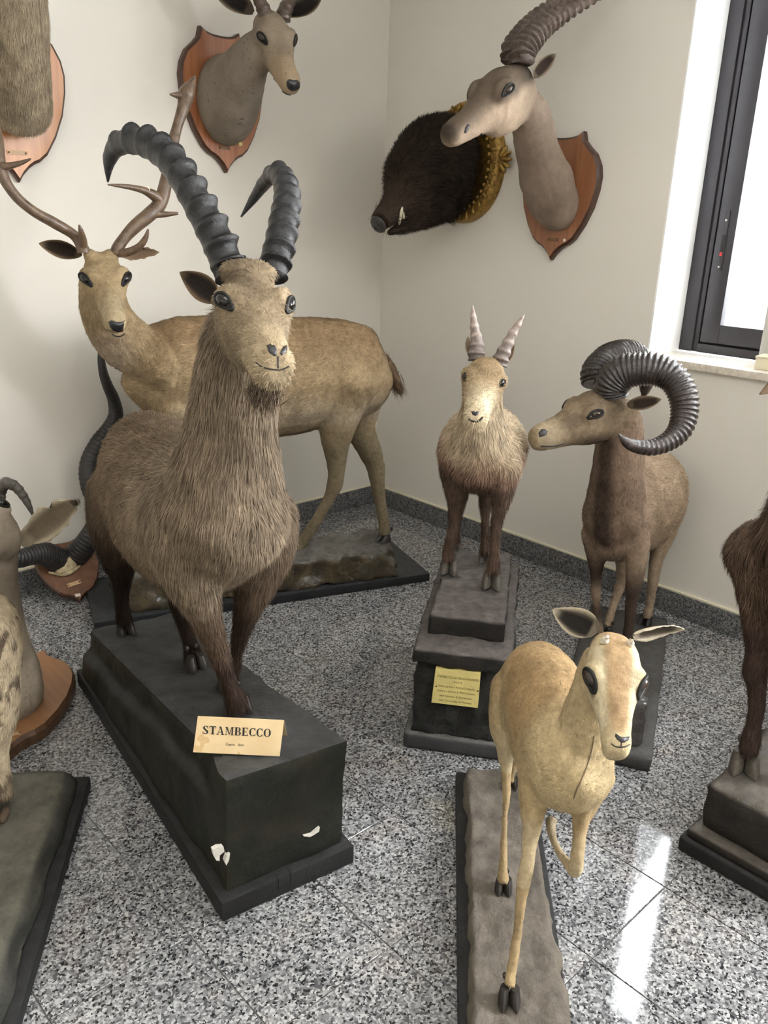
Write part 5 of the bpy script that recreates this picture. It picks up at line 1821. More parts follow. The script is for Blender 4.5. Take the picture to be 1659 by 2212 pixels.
# ------------------------------------------------------------------ wall trophies
SHIELD = [(0, 0), (.08, .045), (.2, .09), (.3, .115), (.4, .13), (.55, .175), (.74, .285), (.9, .42), (.985, .56), (1.0, .66), (.95, .745), (.82, .83), (.64, .885), (.52, .93), (.46, 1.0), (.34, .972), (.2, .96), (0, .957)]


def shield(root, origin, ax, up, nrm, hw, H, t, mat, edge='shield_edge', name='shield'):
    """heraldic board: origin at its lower tip, outline symmetric about up; front face and dark edge"""
    origin, ax, up, nrm = (np.asarray(v, float) for v in (origin, ax, up, nrm))
    pts = SHIELD + [(-a, b) for a, b in SHIELD[-2:0:-1]]
    n = len(pts)
    c = (0, .55)
    V = []
    for f, d in ((1.0, 0.0), (1.0, t * 0.72), (0.955, t)):
        for a, b in pts:
            V.append(origin + ax * hw * (a * f) + up * H * (c[1] + (b - c[1]) * f) + nrm * d)
    V.append(origin + up * H * c[1] + nrm * t)
    V.append(origin + up * H * c[1])
    Fs, mi = [], []
    for k in range(2):
        for i in range(n):
            j = (i + 1) % n
            Fs.append((k * n + i, k * n + j, (k + 1) * n + j, (k + 1) * n + i))
            mi.append(1)
    for i in range(n):
        j = (i + 1) % n
        Fs.append((2 * n + i, 2 * n + j, 3 * n))
        mi.append(0)
        Fs.append((j, i, 3 * n + 1))
        mi.append(1)
    o = part(name, V, Fs, [mat, edge], root, False)
    o.data.polygons.foreach_set('material_index', np.array(mi, np.int32))
    return o


def plaque(sh, root, q, ax, up, nrm, w, h, mat='plaque', studs=True):
    q = np.asarray(q, float)
    V, Fs = hexa([q + ax * a * w / 2 + up * b * h / 2 + nrm * c for c in (-.002, .0025) for a, b in ((-1, -1), (1, -1), (1, 1), (-1, 1))])
    o = part('plaque', V, Fs, mat, sh, False, None, None, root)
    if studs:
        for s_ in (-1, 1):
            V, Fs = ellipsoid(q + ax * s_ * w * .42 + nrm * .0025, [ax * .004, up * .004, nrm * .002], 10, 6)
            part('plaque_stud', V, Fs, 'plaque_dark', sh, True, None, None, root)
    return o


def clampy(co, no):
    co[:, 1] = np.minimum(co[:, 1], -0.031)
    return co


def clampx(co, no):
    co[:, 0] = np.minimum(co[:, 0], -0.036)
    return co


EX, EY, EZ = np.array([1.0, 0, 0]), np.array([0, 1.0, 0]), np.array([0, 0, 1.0])
TC, TCP = (0.34, 0.275, 0.19), (0.42, 0.335, 0.22)
# --- left trophy: only the neck and shield are in the frame
FWL = Frame(0, 0, 0, -90)         # left wall: x comes out of the wall, y points to the picture's right
B = Beast('deer_trophy', 'shaggy tan neck of a trophy head cut off by the upper left corner', 'trophy', (-1.95, 0, 1.72))
sh = shield(B.root, (-1.945, -0.001, 1.70), EX, EZ, -EY, .215, .60, .03, 'shield_orange')
plaque(sh, B.root, at_y(37, 330, -.0315), EX, EZ, -EY, .075, .016)
wl = lambda px, py, x, w, h: (FWL.fx(px, py, x), w * pxm(FWL.fx(px, py, x)), h * pxm(FWL.fx(px, py, x)))
B.loft([wl(38, 240, .032, 60, 60), wl(40, 225, .06, 68, 80), wl(38, 165, .16, 68, 88), wl(34, 80, .27, 68, 85), wl(28, -10, .36, 70, 80), wl(20, -110, .42, 66, 74), wl(10, -190, .45, 60, 66)], EZ, TC, 1.0, 0.0, 5, 22, -1.0)
B.head(FWL.fx(5, -240, .42), (-100, -18, 0), 0.38, TC, GOAT)
B.build(0.008, 8, 'coat', bulge=clampy)
B.eyes(0.017)
B.fur(20000, 0.022, 0.0019, 0.25, 10, None, 0.4, 0.16)
for sd in (-1, 1):
    B.ear(B.H(.0, .17 * sd, -.05), B.H(-.15, .55 * sd, .05), B.hf, 0.05, (0.1, 0.07, 0.05), TC, 0.6)
    P = [B.H(.13, .09 * sd, .04), B.H(.05, .2 * sd, .3), B.H(-.1, .4 * sd, .5)]
    B.horn(P, [.022, .018, .008], 'antler', (1, 1, 1))

# --- middle trophy: antelope with short dark horns and big ears
B = Beast('antelope_trophy', 'grey brown antelope head with short horns on a reddish shield, left wall', 'trophy', (-1.02, 0, 1.79))
sh = shield(B.root, (-1.005, -0.001, 1.792), nv((1, 0, 0)), nv((-0.03, 0, 1)), -EY, .212, .575, .034, 'shield')
plaque(sh, B.root, at_y(485, 319, -.0365), EX, EZ, -EY, .055, .017, 'plaque_dark')
plaque(sh, B.root, at_y(519, 311, -.0365), EX, EZ, -EY, .018, .014, 'brass', False)
B.loft([wl(487, 215, .036, 60, 88), wl(490, 216, .06, 66, 92), wl(496, 207, .12, 66, 88), wl(510, 185, .20, 58, 74), wl(530, 148, .29, 48, 54), wl(550, 108, .36, 38, 40), wl(562, 80, .39, 24, 26)], EZ, (0.22, 0.185, 0.145), 0.5, 0.0, 5, 24, -1.0)
B.head((-1.02, -0.378, 2.393), (-103.2, -38.1, 4.6), 0.365, (0.27, 0.21, 0.145), GOAT, lambda x: (0.25, 0.2, 0.145) if x < .55 else (0.34, 0.255, 0.165))
def specks(co, C):
    C = C.copy()
    for i, p in enumerate(co):
        f = noise.noise(Vector(p) * 75)
        g = noise.noise(Vector(p) * 7 + Vector((1, 2, 3)))
        if f > 0.62 and g > -0.15:
            C[i] = C[i] * 0.45
    return C


B.build(0.0065, 9, 'skin', specks, bulge=clampy)
B.fur(14000, 0.008, 0.0016, 0.12, 11, None, 0.1, 0.1)
B.eyes(0.018, 'eyebrown', 0.55, 0.22)
B.pad('nose_pad', [(617, 174), (624, 169), (634, 172), (644, 171), (650, 178), (649, 190), (641, 198), (630, 199), (621, 193), (617, 184)], 'nose', 0.008)
B.line('mouth', [(590, 168), (598, 182), (608, 195), (620, 203), (634, 205), (646, 201)], 0.0035)
B.ear(B.H(.02, -.17, -.03), FWL.fx(452, -48, .30), nv(-CF + CR * 0.3 - CU * .2), 0.062, (0.012, 0.009, 0.008), (0.22, 0.17, 0.115), 0.6, 0.75, 0.005)
B.ear(B.H(.02, .17, -.03), B.H(-.12, .66, .18), nv(-CF), 0.062, (0.012, 0.009, 0.008), (0.22, 0.17, 0.115), 0.6, 0.75, 0.005)
M['horn_dark'] = horn_mat('dark_horn', (0.03, 0.02, 0.015), (0.10, 0.065, 0.045), 0.4, 0.3, 60)
P, R = pxhorn(FWL, [(577, 42, .40, 15), (572, 28, .40, 16), (564, 8, .395, 14), (552, -15, .38, 12), (540, -50, .36, 8), (536, -85, .35, 2)])
B.horn(P, R, 'horn_dark', (1, 1, 1), 8, .12, .3)
P, R = pxhorn(FWL, [(612, 44, .40, 15), (614, 28, .40, 16), (622, 8, .395, 14), (632, -15, .38, 12), (640, -50, .36, 8), (640, -85, .35, 2)])
B.horn(P, R, 'horn_dark', (1, 1, 1), 8, .12, .3)

# --- boar on a carved gilt medallion, right wall
FWR = Frame(0, 0, 0, 180)
BC = (0.03, 0.021, 0.015)
B = Beast('boar_trophy', 'black boar head with white tusk on an oval carved gilt frame', 'trophy', (0, -0.585, 1.62))
oy, oz, hw, hh = -0.592, 1.885, 0.232, 0.268
prof = [(0.80, 0.0), (0.80, .05), (0.84, .062), (0.90, .05), (0.94, .058), (0.99, .045), (1.02, .03), (1.02, .0)]
n = 72
V, Fs = [], []
for a, d in prof:
    for j in range(n):
        t = 2 * PI * j / n
        w_ = 1 + (0.02 * math.cos(t * 18) if 0.85 < a < 0.97 else 0)
        V.append((-d - 0.001 - (0.006 * math.cos(t * 36) if 0.85 < a < 0.95 else 0), oy + hw * a * w_ * math.cos(t), oz + hh * a * w_ * math.sin(t)))
for k in range(len(prof) - 1):
    for j in range(n):
        jj = (j + 1) % n
        Fs.append((k * n + j, k * n + jj, (k + 1) * n + jj, (k + 1) * n + j))
V.append((-.045, oy, oz))
for j in range(n):
    Fs.append((n + (j + 1) % n, n + j, len(V) - 1))
fm = part('gilt_frame', V, Fs, 'gold', B.root, True, None, 'carved gilt oval frame')
lv = []
for k in range(40):                # row of beads and leaf tongues on the carved band
    t = 2 * PI * k / 40
    q = np.array([-.066, oy + hw * .81 * math.cos(t), oz + hh * .81 * math.sin(t)])
    lv.append(ellipsoid(q, [np.array([.008, 0, 0]), np.array([0, .009, 0]), np.array([0, 0, .009])], 8, 5))
for V, Fs in lv:
    part('bead', V, Fs, 'gold', fm, True, None, None, B.root)
lv = []
for k in range(30):
    t = 2 * PI * k / 30
    q = np.array([-.060, oy + hw * .92 * math.cos(t), oz + hh * .92 * math.sin(t)])
    rad = nv((0, hw * math.cos(t), hh * math.sin(t)))
    tan = nv((0, -hw * math.sin(t), hh * math.cos(t)))
    lv.append(ellipsoid(q, [np.array([.010, 0, 0]), rad * .02, tan * .008 + rad * .006], 8, 5))
for V, Fs in lv:
    part('carved_leaf', V, Fs, 'gold', fm, True, None, None, B.root)
q0 = np.array([-.05, oy - hw * 1.0, oz + 0.01])    # palmette at the side
for a in (-60, -30, 0, 30, 60):
    d = nv((0, -math.cos(math.radians(a)), math.sin(math.radians(a))))
    V, Fs = ellipsoid(q0 + d * .03 + np.array([.012, 0, 0]), [np.array([-.018, 0, 0]), d * .04, np.cross(d, EX) * .011], 10, 6)
    part('palmette_leaf', V, Fs, 'gold', fm, True, None, None, B.root)
V, Fs = tube([np.array([-.02, oy + .012 * math.cos(t), oz + hh * 1.02 + .012 + .014 * math.sin(t)]) for t in np.linspace(0, 2 * PI, 12)], .003, 6, 2, (1, 0, 0))
part('hanging_ring', V, Fs, 'plaque_dark', B.root)
br_ = lambda px, py, x, w, h: (FWR.fx(px, py, x), w * pxm(FWR.fx(px, py, x)), h * pxm(FWR.fx(px, py, x)))
B.loft([br_(984, 364, .048, 80, 96), br_(966, 362, .09, 88, 104), br_(938, 368, .16, 86, 104), br_(915, 382, .23, 76, 94), br_(893, 400, .30, 62, 78), br_(877, 422, .36, 48, 56), br_(860, 440, .42, 38, 40), br_(843, 456, .47, 30, 29), br_(829, 470, .51, 26, 24), br_(821, 478, .535, 25, 22)], EZ, BC, 1.0, 0.0, 5, 24, -1.0)
B.loft([br_(950, 435, .19, 44, 42), br_(915, 462, .27, 36, 30), br_(886, 481, .35, 26, 18), br_(864, 493, .41, 18, 11), br_(846, 501, .455, 13, 8), br_(838, 503, .475, 7, 5)], EZ, BC, 0.6, 0.0, 5, 18, -1.0)
B.ho, B.hf, B.hl, B.hu, B.L = np.array(FWR.fx(905, 370, .25)), nv(FWR.fx(824, 481, .54) - FWR.fx(910, 388, .25)), nv(-CF), nv(CU), .4
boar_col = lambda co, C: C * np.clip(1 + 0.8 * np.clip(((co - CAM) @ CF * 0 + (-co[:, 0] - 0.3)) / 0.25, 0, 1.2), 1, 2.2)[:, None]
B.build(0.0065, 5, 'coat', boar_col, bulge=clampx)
B.fur(30000, 0.045, 0.0016, 0.45, 12, lambda P: np.where(-P[:, 0] > 0.44, 0.1, 1.0), 0.35, 0.45)
p, n_ = B.hit(904, 370)
B.eye(p, n_, .012, B.hf, 'eye', .7, True, .3, .4)
c_, a_ = FWR.fx(817, 485, .545), nv(FWR.fx(824, 481, .54) - FWR.fx(850, 455, .46))
u_ = nv(np.cross(a_, nv(CF)))
l_ = np.cross(u_, a_)
V, Fs = ellipsoid(c_, [u_ * .043, l_ * .045, a_ * .014], 20, 8)
M['boar_skin'] = plain('boar_snout', (0.035, 0.03, 0.03), 0.4, 0.5, var=0.3, vscale=60, bump=0.5, bscale=200)
sn = part('snout_disc', V, Fs, 'boar_skin', B.root)
for s_ in (-1, 1):
    V, Fs = ellipsoid(c_ + l_ * .018 * s_ + a_ * .011, [u_ * .011, l_ * .008, a_ * .006], 10, 6)
    part('nostril', V, Fs, 'mouth', sn, True, None, None, B.root)
M['tusk'] = plain('tusk_ivory', (0.72, 0.66, 0.5), 0.35, 0.5, coat=0.2)
for pp, rr in (([(862, 486, .40), (864, 474, .42), (868, 455, .425), (869, 448, .42)], [.006, .0075, .006, .001]), ([(871, 472, .40), (871, 464, .405), (869, 458, .405)], [.008, .006, .002])):
    P = []
    for a, b, x in pp:
        q_, n_ = B.hit(a, b)
        P.append(q_ - CF * .012)
    V, Fs = tube(P, rr, 8, 4)
    part('tusk', V, Fs, M['tusk'], B.root)
B.line('mouth', [(838, 494), (850, 488), (864, 478), (878, 468), (892, 456)], .006, 'mouth')
B.ear(FWR.fx(925, 315, .19), FWR.fx(930, 268, .15), nv(-CF), .03, (.02, .015, .012), (.03, .02, .015), .5)
B.ear(FWR.fx(890, 305, .22) + CF * .08, FWR.fx(893, 272, .2) + CF * .08, nv(-CF), .026, (.02, .015, .012), (.03, .02, .015), .5)

# --- long-horned antelope, right wall
B = Beast('sable_trophy', 'pale long-faced antelope head with ringed backswept horns, right wall', 'trophy', (0, -1.144, 1.47))
sh = shield(B.root, (-0.001, -1.150, 1.467), -EY, nv((0, -.03, 1)), -EX, .203, .53, .035, 'shield_brown')
plaque(sh, B.root, at_x(1195, 517, -.037), -EY, EZ, -EX, .055, .013, 'plaque_dark')
V, Fs = ellipsoid(at_x(1219, 519, -.036), [EY * .007, EZ * .007, EX * .003], 12, 6)
part('round_label', V, Fs, 'label', sh, True, None, None, B.root)
AC, AF = (0.26, 0.2, 0.155), (0.42, 0.32, 0.235)
B.loft([br_(1192, 432, .037, 50, 68, ), br_(1191, 427, .06, 53, 74), br_(1184, 402, .12, 49, 66), br_(1171, 360, .19, 39, 54), br_(1158, 315, .26, 34, 48), br_(1150, 270, .32, 34, 45), br_(1146, 232, .36, 33, 38), br_(1140, 200, .38, 20, 24)], nv(EZ - EX), AC, 0.6, 0.0, 5, 24, -1.0)
SAB = [(a, b, c * (0.9 if a > .45 else 1), d * .95, e) for a, b, c, d, e in GOAT]
B.head((-.436, -1.213, 2.195), (176, -24.0, -3.0), 0.45, AF, SAB, lambda x: (0.34, 0.26, 0.19) if x < .3 else AF, orb=(.38, .165, -.085, .95, .15, .2))


def sab_col(co, C):
    h = (co - B.ho) / B.L
    hx, hy, hz = h @ B.hf, h @ B.hl, h @ B.hu
    nz = np.array([noise.noise(Vector(p) * 9) for p in co])
    C = C.copy()
    t = np.clip((hz + 0.16 + .25 * np.clip(hx - .4, 0, 1) + 0.08 * nz) / .08, 0, 1) * (hx > -.05) * (hz < .2)
    C = C * (1 - .65 * t[:, None])
    C = C * (1 - .55 * np.clip((hx - .9) / .06, 0, 1) * np.clip((hz + .34) / .05, 0, 1))[:, None]
    k = np.clip(1.2 - np.linalg.norm(np.stack([hx - .02, hz + .05], 1) / .16, axis=1), 0, 1) * (hz < .3)
    C = C * (1 - .6 * k[:, None])
    return C


B.build(0.0065, 9, 'skin', sab_col, bulge=clampx)
B.fur(16000, 0.010, 0.0016, 0.15, 13, None, 0.1, 0.16)
B.eyes(0.02, 'eyebrown', 0.52, 0.22)
B.pad('nostril', [(1001, 288), (1004, 276), (1011, 266), (1016, 268), (1013, 279), (1006, 290)], 'nose', .004)
B.line('mouth', [(1005, 311), (1018, 307), (1032, 296), (1042, 287)], .006, 'mouth')
hd = depth(B.H(.05, .15, 0))
B.ear(B.H(.02, .16, -.1), CAM + ray(1200, 115) * (hd - .02), nv(-CF + CR * .5), .036, (0.05, 0.035, 0.028), (0.42, 0.34, 0.26), .6, .7, .005, bend=.1)
B.ear(B.H(.0, -.15, -.1), B.H(-.3, -.16, -.22), nv(B.Hv(0, -1, 0)), .036, (0.05, 0.035, 0.028), (0.42, 0.34, 0.26), .6, .7, .005)
M['horn_sable'] = horn_mat('sable_horn', (0.05, 0.035, 0.028), (0.16, 0.125, 0.105), 0.45, 0.15, 70)
hd = depth(B.H(.15, .08, .05))
sc = lambda u, th, m: tuple(np.array([1, .96, .93]) * (.8 + .7 * u))
P, R = dhorn([(1128, 132, 0, 22), (1130, 112, 0, 24), (1148, 85, .01, 23), (1175, 58, .03, 20), (1210, 34, .05, 17), (1250, 12, .06, 13), (1285, -5, .07, 10), (1320, -20, .08, 6), (1345, -30, .085, 2)], hd)
B.horn(P, R, 'horn_sable', None, 19, .55, .3, None, 1.0, 18, .3, 2.0, colfn=sc)
P, R = dhorn([(1108, 130, .1, 20), (1110, 108, .1, 22), (1126, 80, .11, 20), (1150, 52, .13, 18), (1180, 25, .15, 15), (1215, 2, .16, 12), (1260, -20, .17, 8), (1300, -35, .18, 2)], hd)
B.horn(P, R, 'horn_sable', None, 18, .55, .3, None, 1.0, 18, .3, 2.0, colfn=sc)

# --- trophy standing on the floor at the left edge, its shield flat on the tiles
FT = Frame(-2.50, -0.92, 0, -112)
HCOL = (0.36, 0.3, 0.23)
B = Beast('floor_trophy', 'grey antelope head trophy set upright on the floor at the left edge', 'trophy', (-2.52, -0.88, 0))
sh = shield(B.root, (-2.60, -1.19, 0.001), nv((.917, -.40, 0)), nv((.40, .917, 0)), EZ, .195, .64, .045, 'shield_floor', 'shield_floor_edge')
plaque(sh, B.root, at_z(30, 1586, .0465), nv((1, -.3, 0)), nv((.3, 1, 0)), EZ, .04, .016)
ft = lambda px, py, x, w, h, c=HCOL: (FT.fx(px, py, x), w * pxm(FT.fx(px, py, x)), h * pxm(FT.fx(px, py, x)), c)
B.loft([ft(2, 1530, .02, 66, 70), ft(4, 1512, .02, 82, 90), ft(4, 1475, .0, 84, 92), ft(-6, 1410, .0, 73, 80), ft(-14, 1340, .01, 62, 70), ft(-20, 1270, .03, 58, 66), ft(-10, 1205, .04, 48, 56), ft(6, 1160, .035, 36, 42)], FT.f, HCOL, 0.8, 0.0, 5, 22, -1.0)
hp = FT.fx(26, 1150, .04)
B.head(hp, (-175, 60, 40), 0.32, HCOL, GOAT, lambda x: (0.45, 0.38, 0.3))
B.build(0.0075, 9, 'skin')
B.fur(16000, 0.016, 0.0017, 0.2, 14, None, 0.2, 0.2)
B.eyes(0.018)
hd = depth(hp)
B.ear(CAM + ray(44, 1178) * (hd - .05), CAM + ray(166, 1083) * (hd - .08), nv(-CF - CU * .35 + CR * .1), .056, (0.16, 0.125, 0.085), (0.5, 0.43, 0.31), .42, .75, .004, ragged=.4, stalk=.55)
B.tuft([CAM + ray(160, 1092) * (hd - .08), CAM + ray(166, 1086) * (hd - .08)], [CAM + ray(150, 1083) * (hd - .08), CAM + ray(172, 1076) * (hd - .08)], 60, .001, (.08, .06, .04), .006, 'ear_tuft')
B.ear(B.H(.02, -.17, -.1), B.H(-.1, -.6, .0), nv(-CF), .046, (0.2, 0.16, 0.11), (0.52, 0.45, 0.33), .5, .8, .004)
P, R = dhorn([(4, 1130, .06, 11), (-2, 1095, .06, 13), (0, 1062, .06, 13), (12, 1044, .04, 13), (34, 1052, .05, 11), (52, 1074, .06, 9), (64, 1096, .065, 6), (72, 1115, .07, 2)], hd)
M['horn_grey'] = horn_mat('grey_horn', (0.045, 0.04, 0.034), (0.13, 0.115, 0.095), 0.45, 0.2, 60)
B.horn(P, R, 'horn_grey', (1, 1, 1), 14, .14, .4)
P, R = dhorn([(-40, 1120, .06, 14), (-42, 1085, .07, 15), (-38, 1055, .08, 14), (-24, 1040, .09, 12), (-8, 1050, .1, 8), (-2, 1065, .1, 2)], hd)
B.horn(P, R, 'horn_grey', (1, 1, 1), 14, .14, .4)

# --- spiral horns on a skull plate, shield leaning against the left wall
KT = thing('spiral_horn_trophy', 'pair of long spiral black horns on a brown shield leaning against the wall', 'trophy', (-1.93, -0.2, 0))
tip = at_z(172, 1303, 0.002)
top = at_y(128, 1172, -0.03)
up = nv(top - tip)
axx = nv(EX - up * (EX @ up))
nrm = np.cross(axx, up)
ln = float(np.linalg.norm(top - tip))
sh = shield(KT, tip - nrm * .0, axx, up, nrm, .135, ln, .022, 'shield_dark')
kp = lambda px, py, d: CAM + ray(px, py) * d
dk = depth((tip + top) / 2)


def on_plane(px, py, d=0.0):
    r = ray(px, py)
    o_ = tip + nrm * (.022 + d)
    return CAM + r * (((o_ - CAM) @ nrm) / (r @ nrm))


plaque(sh, KT, on_plane(160, 1261, .001), nv(axx + up * .15), nv(up - axx * .15), nrm, .06, .018)
plaque(sh, KT, on_plane(168, 1286, .001), axx, up, nrm, .022, .014, 'label', False)
M['skull'] = plain('skull_bone', (0.42, 0.34, 0.2), 0.7, var=0.45, vscale=50, bump=0.6, bscale=120)
V, Fs = loft_mesh(np.array([on_plane(133, 1192, .01), on_plane(137, 1212, .025), on_plane(143, 1228, .02), on_plane(148, 1240, .004)]), np.array([.03, .04, .05, .03]), np.array([.012, .028, .022, .006]), nrm, 14)
part('skull_plate', V, Fs, 'skull', KT)
V, Fs = tube([on_plane(104, 1236, .006), on_plane(125, 1240, .008), on_plane(145, 1239, .012), on_plane(165, 1228, .01), on_plane(175, 1218, .006)], [.004, .008, .01, .008, .003], 8, 3)
part('skull_rim', V, Fs, 'skull', KT)
M['horn_kudu'] = horn_mat('kudu_horn', (0.006, 0.0055, 0.0055), (0.025, 0.022, 0.02), 0.45, 0.1, 50)
KB = Beast.__new__(Beast)
KB.root = KT
rows = [(150, 1218, -.10, 30), (168, 1196, -.13, 28), (192, 1166, -.16, 26), (212, 1130, -.17, 25), (214, 1090, -.16, 25), (197, 1048, -.13, 24), (194, 1005, -.10, 23), (212, 962, -.08, 21), (238, 928, -.07, 20), (250, 896, -.07, 17), (245, 862, -.08, 14), (232, 832, -.09, 12), (222, 800, -.09, 10), (218, 760, -.08, 7), (222, 720, -.07, 2)]
P = [at_y(a, b, y) for a, b, y, r in rows]
KB.horn(P, [r * pxm(p) for p, (a, b, y, r) in zip(P, rows)], 'horn_kudu', (1, 1, 1), 60, .06, .2, np.array([0.3, -0.9, 0.2]), .85, 16, .5, 1.0, per=5)
rows = [(140, 1224, -.10, 28), (118, 1206, -.15, 27), (92, 1196, -.20, 25), (65, 1200, -.24, 21), (38, 1207, -.27, 20), (10, 1195, -.28, 19), (-15, 1160, -.26, 18), (-30, 1110, -.22, 17), (-40, 1050, -.18, 14), (-60, 980, -.16, 10), (-70, 900, -.15, 2)]
P = [at_y(a, b, y) for a, b, y, r in rows]
KB.horn(P, [r * pxm(p) for p, (a, b, y, r) in zip(P, rows)], 'horn_kudu', (1, 1, 1), 55, .06, .2, np.array([0.3, -0.9, 0.2]), .85, 16, .5, 1.0, per=5)
q = kp(107, 1178, depth(on_plane(107, 1178)))
V, Fs = tube([q + axx * .012 * math.cos(t) + up * .012 * math.sin(t) for t in np.linspace(0, 2 * PI, 12)], .003, 6, 2, tuple(nrm))
part('hanging_ring', V, Fs, 'plaque_dark', KT)
# ------------------------------------------------------------------ name card and lettering
def letters(body, size, o, ax, up, nrm, mat, root, base, name='lettering', bold=0.0, t=0.0008, align='LEFT', maxw=None):
    cu_ = bpy.data.curves.new('txt', 'FONT')
    cu_.body = body
    cu_.size = size
    cu_.align_x = align
    cu_.offset = bold
    cu_.resolution_u = 3
    ob = bpy.data.objects.new('txt', cu_)
    COL.objects.link(ob)
    dg = bpy.context.evaluated_depsgraph_get()
    me = bpy.data.meshes.new_from_object(ob.evaluated_get(dg))
    bpy.data.objects.remove(ob)
    co = np.zeros(len(me.vertices) * 3)
    me.vertices.foreach_get('co', co)
    co = co.reshape(-1, 3)
    wid = co[:, 0].max() - co[:, 0].min()
    if maxw and wid > maxw:
        co[:, 0] *= maxw / wid
    Wd = np.asarray(o) + co[:, :1] * ax + co[:, 1:2] * up + nrm * t
    me.vertices.foreach_set('co', (Wd - off(base)).ravel())
    me.update()
    ob = link(name, me, mat, root, False)
    return ob


# --- folded card
cbl, cbr = at_z(417, 1625, .381), at_z(604, 1634, .381)
cax = nv(cbr - cbl)
cw = float(np.linalg.norm(cbr - cbl))
# top edge of the leaning front leaf
back = nv(np.cross(EZ, cax))
best = 9
for k in range(200):
    hgt = .02 + k * .0006
    lean = hgt * 0.45
    p = cbl + EZ * hgt + back * lean
    v = p - CAM
    py = 1106 - FPX * (v @ CU) / (v @ CF)
    if abs(py - 1547) < best:
        best, hh_ = abs(py - 1547), hgt
cup = nv(EZ * hh_ + back * hh_ * .45)
cl = float(np.linalg.norm(EZ * hh_ + back * hh_ * .45))
cn = np.cross(cax, cup)
if cn @ (CAM - cbl) < 0:
    cn = -cn
card = thing('name_card', 'folded yellowed name card reading STAMBECCO on the ibex plinth', 'card', (cbl + cbr) / 2)
m, nt, b = _new('old_card')
p_ = _pos(nt)
f = _noise(nt, p_, 14, 3)
f2 = _noise(nt, p_, 7, 2)
c1 = _ramp(nt, f2, [(0.35, (0.62, 0.45, 0.24)), (0.6, (0.74, 0.58, 0.34))])
stain = _ramp(nt, f, [(0.60, (1, 1, 1)), (0.64, (0.8, 0.7, 0.56)), (0.68, (0.92, 0.87, 0.8)), (0.8, (1, 1, 1))])
nt.links.new(_mix(nt, 1.0, c1, stain, 'MULTIPLY'), b.inputs['Base Color'])
b.inputs['Roughness'].default_value = 0.45
M['card'] = m
skew = cax * .006
cfr = [cbl, cbr + cax * .0, cbr + cup * cl + skew * 1.0, cbl + cup * cl + skew]
V = np.concatenate([np.array(cfr), np.array(cfr) - cn * .0012])
QF = [(0, 1, 2, 3), (7, 6, 5, 4), (0, 4, 5, 1), (1, 5, 6, 2), (2, 6, 7, 3), (3, 7, 4, 0)]
ff = part('front_leaf', V, QF, 'card', card, False)
bb = [cfr[3], cfr[2], cfr[2] - EZ * hh_ * .98 + back * hh_ * .62, cfr[3] - EZ * hh_ * .98 + back * hh_ * .62]
V = np.concatenate([np.array(bb), np.array(bb) + back * .0012])
part('back_leaf', V, QF, 'card', card, False)

# slab-serif capitals drawn stroke by stroke (unit height)
TH, TN = .24, .085


def rectp(x0, y0, x1, y1):
    return [(x0, y0), (x1, y0), (x1, y1), (x0, y1)]


def arc(cx, cy, rx, ry, a0, a1, wt, wn, n=18, ph=0.0):
    """curved stroke, thick at its sides and thin at top and bottom"""
    out, inn = [], []
    for i in range(n + 1):
        a = math.radians(a0 + (a1 - a0) * i / n)
        w_ = wn + (wt - wn) * abs(math.cos(a)) ** 1.6
        out.append((cx + rx * math.cos(a), cy + ry * math.sin(a)))
        inn.append((cx + (rx - w_) * math.cos(a), cy + (ry - w_ * .8 if ry > w_ else ry * .3) * math.sin(a)))
    return [[out[i], out[i + 1], inn[i + 1], inn[i]] for i in range(n)]


def stem(x, y0=0, y1=1, w_=TH, serif=.075):
    return [rectp(x, y0, x + w_, y1), rectp(x - serif, y0, x + w_ + serif, y0 + TN), rectp(x - serif, y1 - TN, x + w_ + serif, y1)]


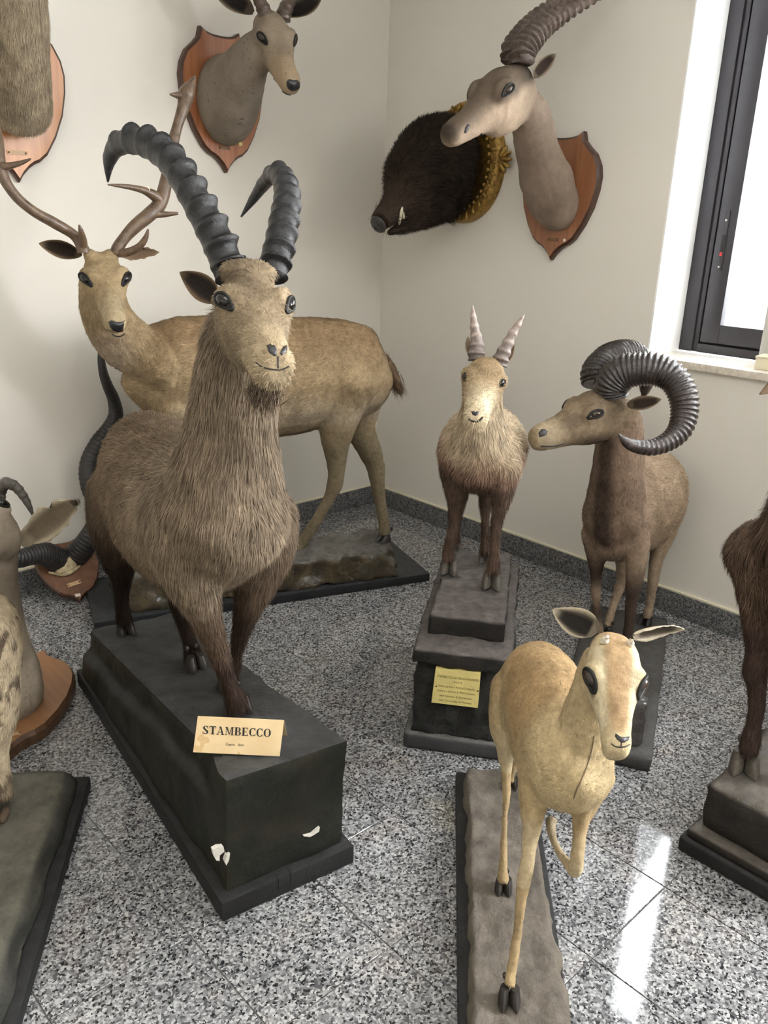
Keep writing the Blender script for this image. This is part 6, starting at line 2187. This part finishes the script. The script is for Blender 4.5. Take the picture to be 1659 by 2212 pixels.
def glyph(ch):
    if ch == 'T':
        return stem(.33)[:2] + [rectp(.0, 1 - TN * 1.2, .85, 1), rectp(0, .7, .06, 1), rectp(.79, .7, .85, 1)], .9
    if ch == 'E':
        return stem(.08)[:1] + [rectp(0, 0, .78, TN), rectp(0, 1 - TN, .76, 1), rectp(.25, .47, .55, .53), rectp(.52, .36, .57, .64), rectp(.72, 0, .78, .3), rectp(.70, .72, .76, 1)], .86
    if ch == 'A':
        return [[(.06, 0), (.13, 0), (.47, .96), (.43, 1)], [(.36, 1), (.54, 1), (.88, 0), (.67, 0)], rectp(.22, .27, .7, .33), rectp(-.02, 0, .27, TN), rectp(.56, 0, .97, TN), rectp(.27, 1 - TN, .5, 1)], 1.0
    if ch == 'M':
        return [rectp(.09, 0, .15, 1), [(.09, 1), (.29, 1), (.60, .06), (.50, .06)], [(.50, .06), (.60, .06), (.86, 1), (.78, 1)], rectp(.82, 0, 1.0, 1), rectp(0, 0, .25, TN), rectp(.74, 0, 1.08, TN), rectp(0, 1 - TN, .2, 1), rectp(.86, 1 - TN, 1.08, 1)], 1.14
    if ch == 'B':
        return stem(.08)[:1] + [rectp(0, 0, .5, TN), rectp(0, 1 - TN, .48, 1), rectp(.2, .47, .5, .53)] + arc(.48, .265, .33, .265, -90, 90, TH, TN) + arc(.46, .75, .30, .25, -90, 90, TH * .95, TN), .88
    if ch == 'C':
        return arc(.44, .5, .44, .51, 48, 312, TH, TN) + [rectp(.70, .66, .77, 1.0), rectp(.72, .02, .78, .30)], .86
    if ch == 'O':
        return arc(.46, .5, .46, .51, 0, 360, TH, TN, 30), .98
    if ch == 'S':
        return arc(.37, .745, .33, .265, 35, 250, TH * .9, TN) + [[(.10, .62), (.26, .74), (.66, .38), (.48, .27)]] + arc(.36, .265, .37, .275, -150, 65, TH * .95, TN) + [rectp(.60, .68, .66, 1.0), rectp(.0, .0, .06, .32)], .78
    return [], .5


x = 0
PV, PF = [], []
sz = cl * .225
tw = 0
for ch in 'STAMBECCO':
    tw += glyph(ch)[1] + .06
sx = cw * .80 / tw
for ch in 'STAMBECCO':
    polys, adv = glyph(ch)
    for q in polys:
        b0 = len(PV)
        for (a, c) in q:
            PV.append(cfr[0] + cax * (cw * .075 + (x + a) * sx + .006 * .75) + cup * (cl * .52 + c * sz) + cn * .0007)
        PF.append(tuple(range(b0, b0 + len(q))))
    x += adv + .06
part('lettering', PV, PF, 'print', ff, False, None, None, card)
letters('Capra   ibex', cl * .105, cfr[0] + cax * cw * .37 + cup * cl * .235, cax, cup, cn, 'print', ff, card)

# --- yellow plate
ca, cb, cc, cd, pn, plate, proot = PLATE
pax = nv(cb - ca)
pup = nv(cd - ca)
pw, ph_ = float(np.linalg.norm(cb - ca)), float(np.linalg.norm(cd - ca))
for body, yy, s_, xx in (('STAMBECCO del GRAN PARADISO', .775, .098, .5), ('Anni 3', .655, .085, .5), ('DONO del Prof. S. PUGLIATTI Magnifico', .50, .078, .5),
                         ('Rettore, e del Prof. A. PINO Direttore', .365, .078, .5), ("dell' Istituto di Zootecnia", .22, .082, .5), ("dell' Universit\u00e0 di Messina", .085, .082, .5)):
    letters(body, ph_ * s_, ca + pax * pw * xx + pup * ph_ * yy, pax, pup, pn, 'print_olive', plate, proot, 'engraving', 0.0, .0016, 'CENTER', pw * (.80 if .3 < yy < .6 else .9))
for xx, yy in ((.06, .50), (.95, .50)):
    V, Fs = ellipsoid(ca + pax * pw * xx + pup * ph_ * yy + pn * .0014, [pax * .003, pup * .003, pn * .0012], 10, 5)
    part('plate_screw', V, Fs, 'plaque_dark', plate, True, None, None, proot)
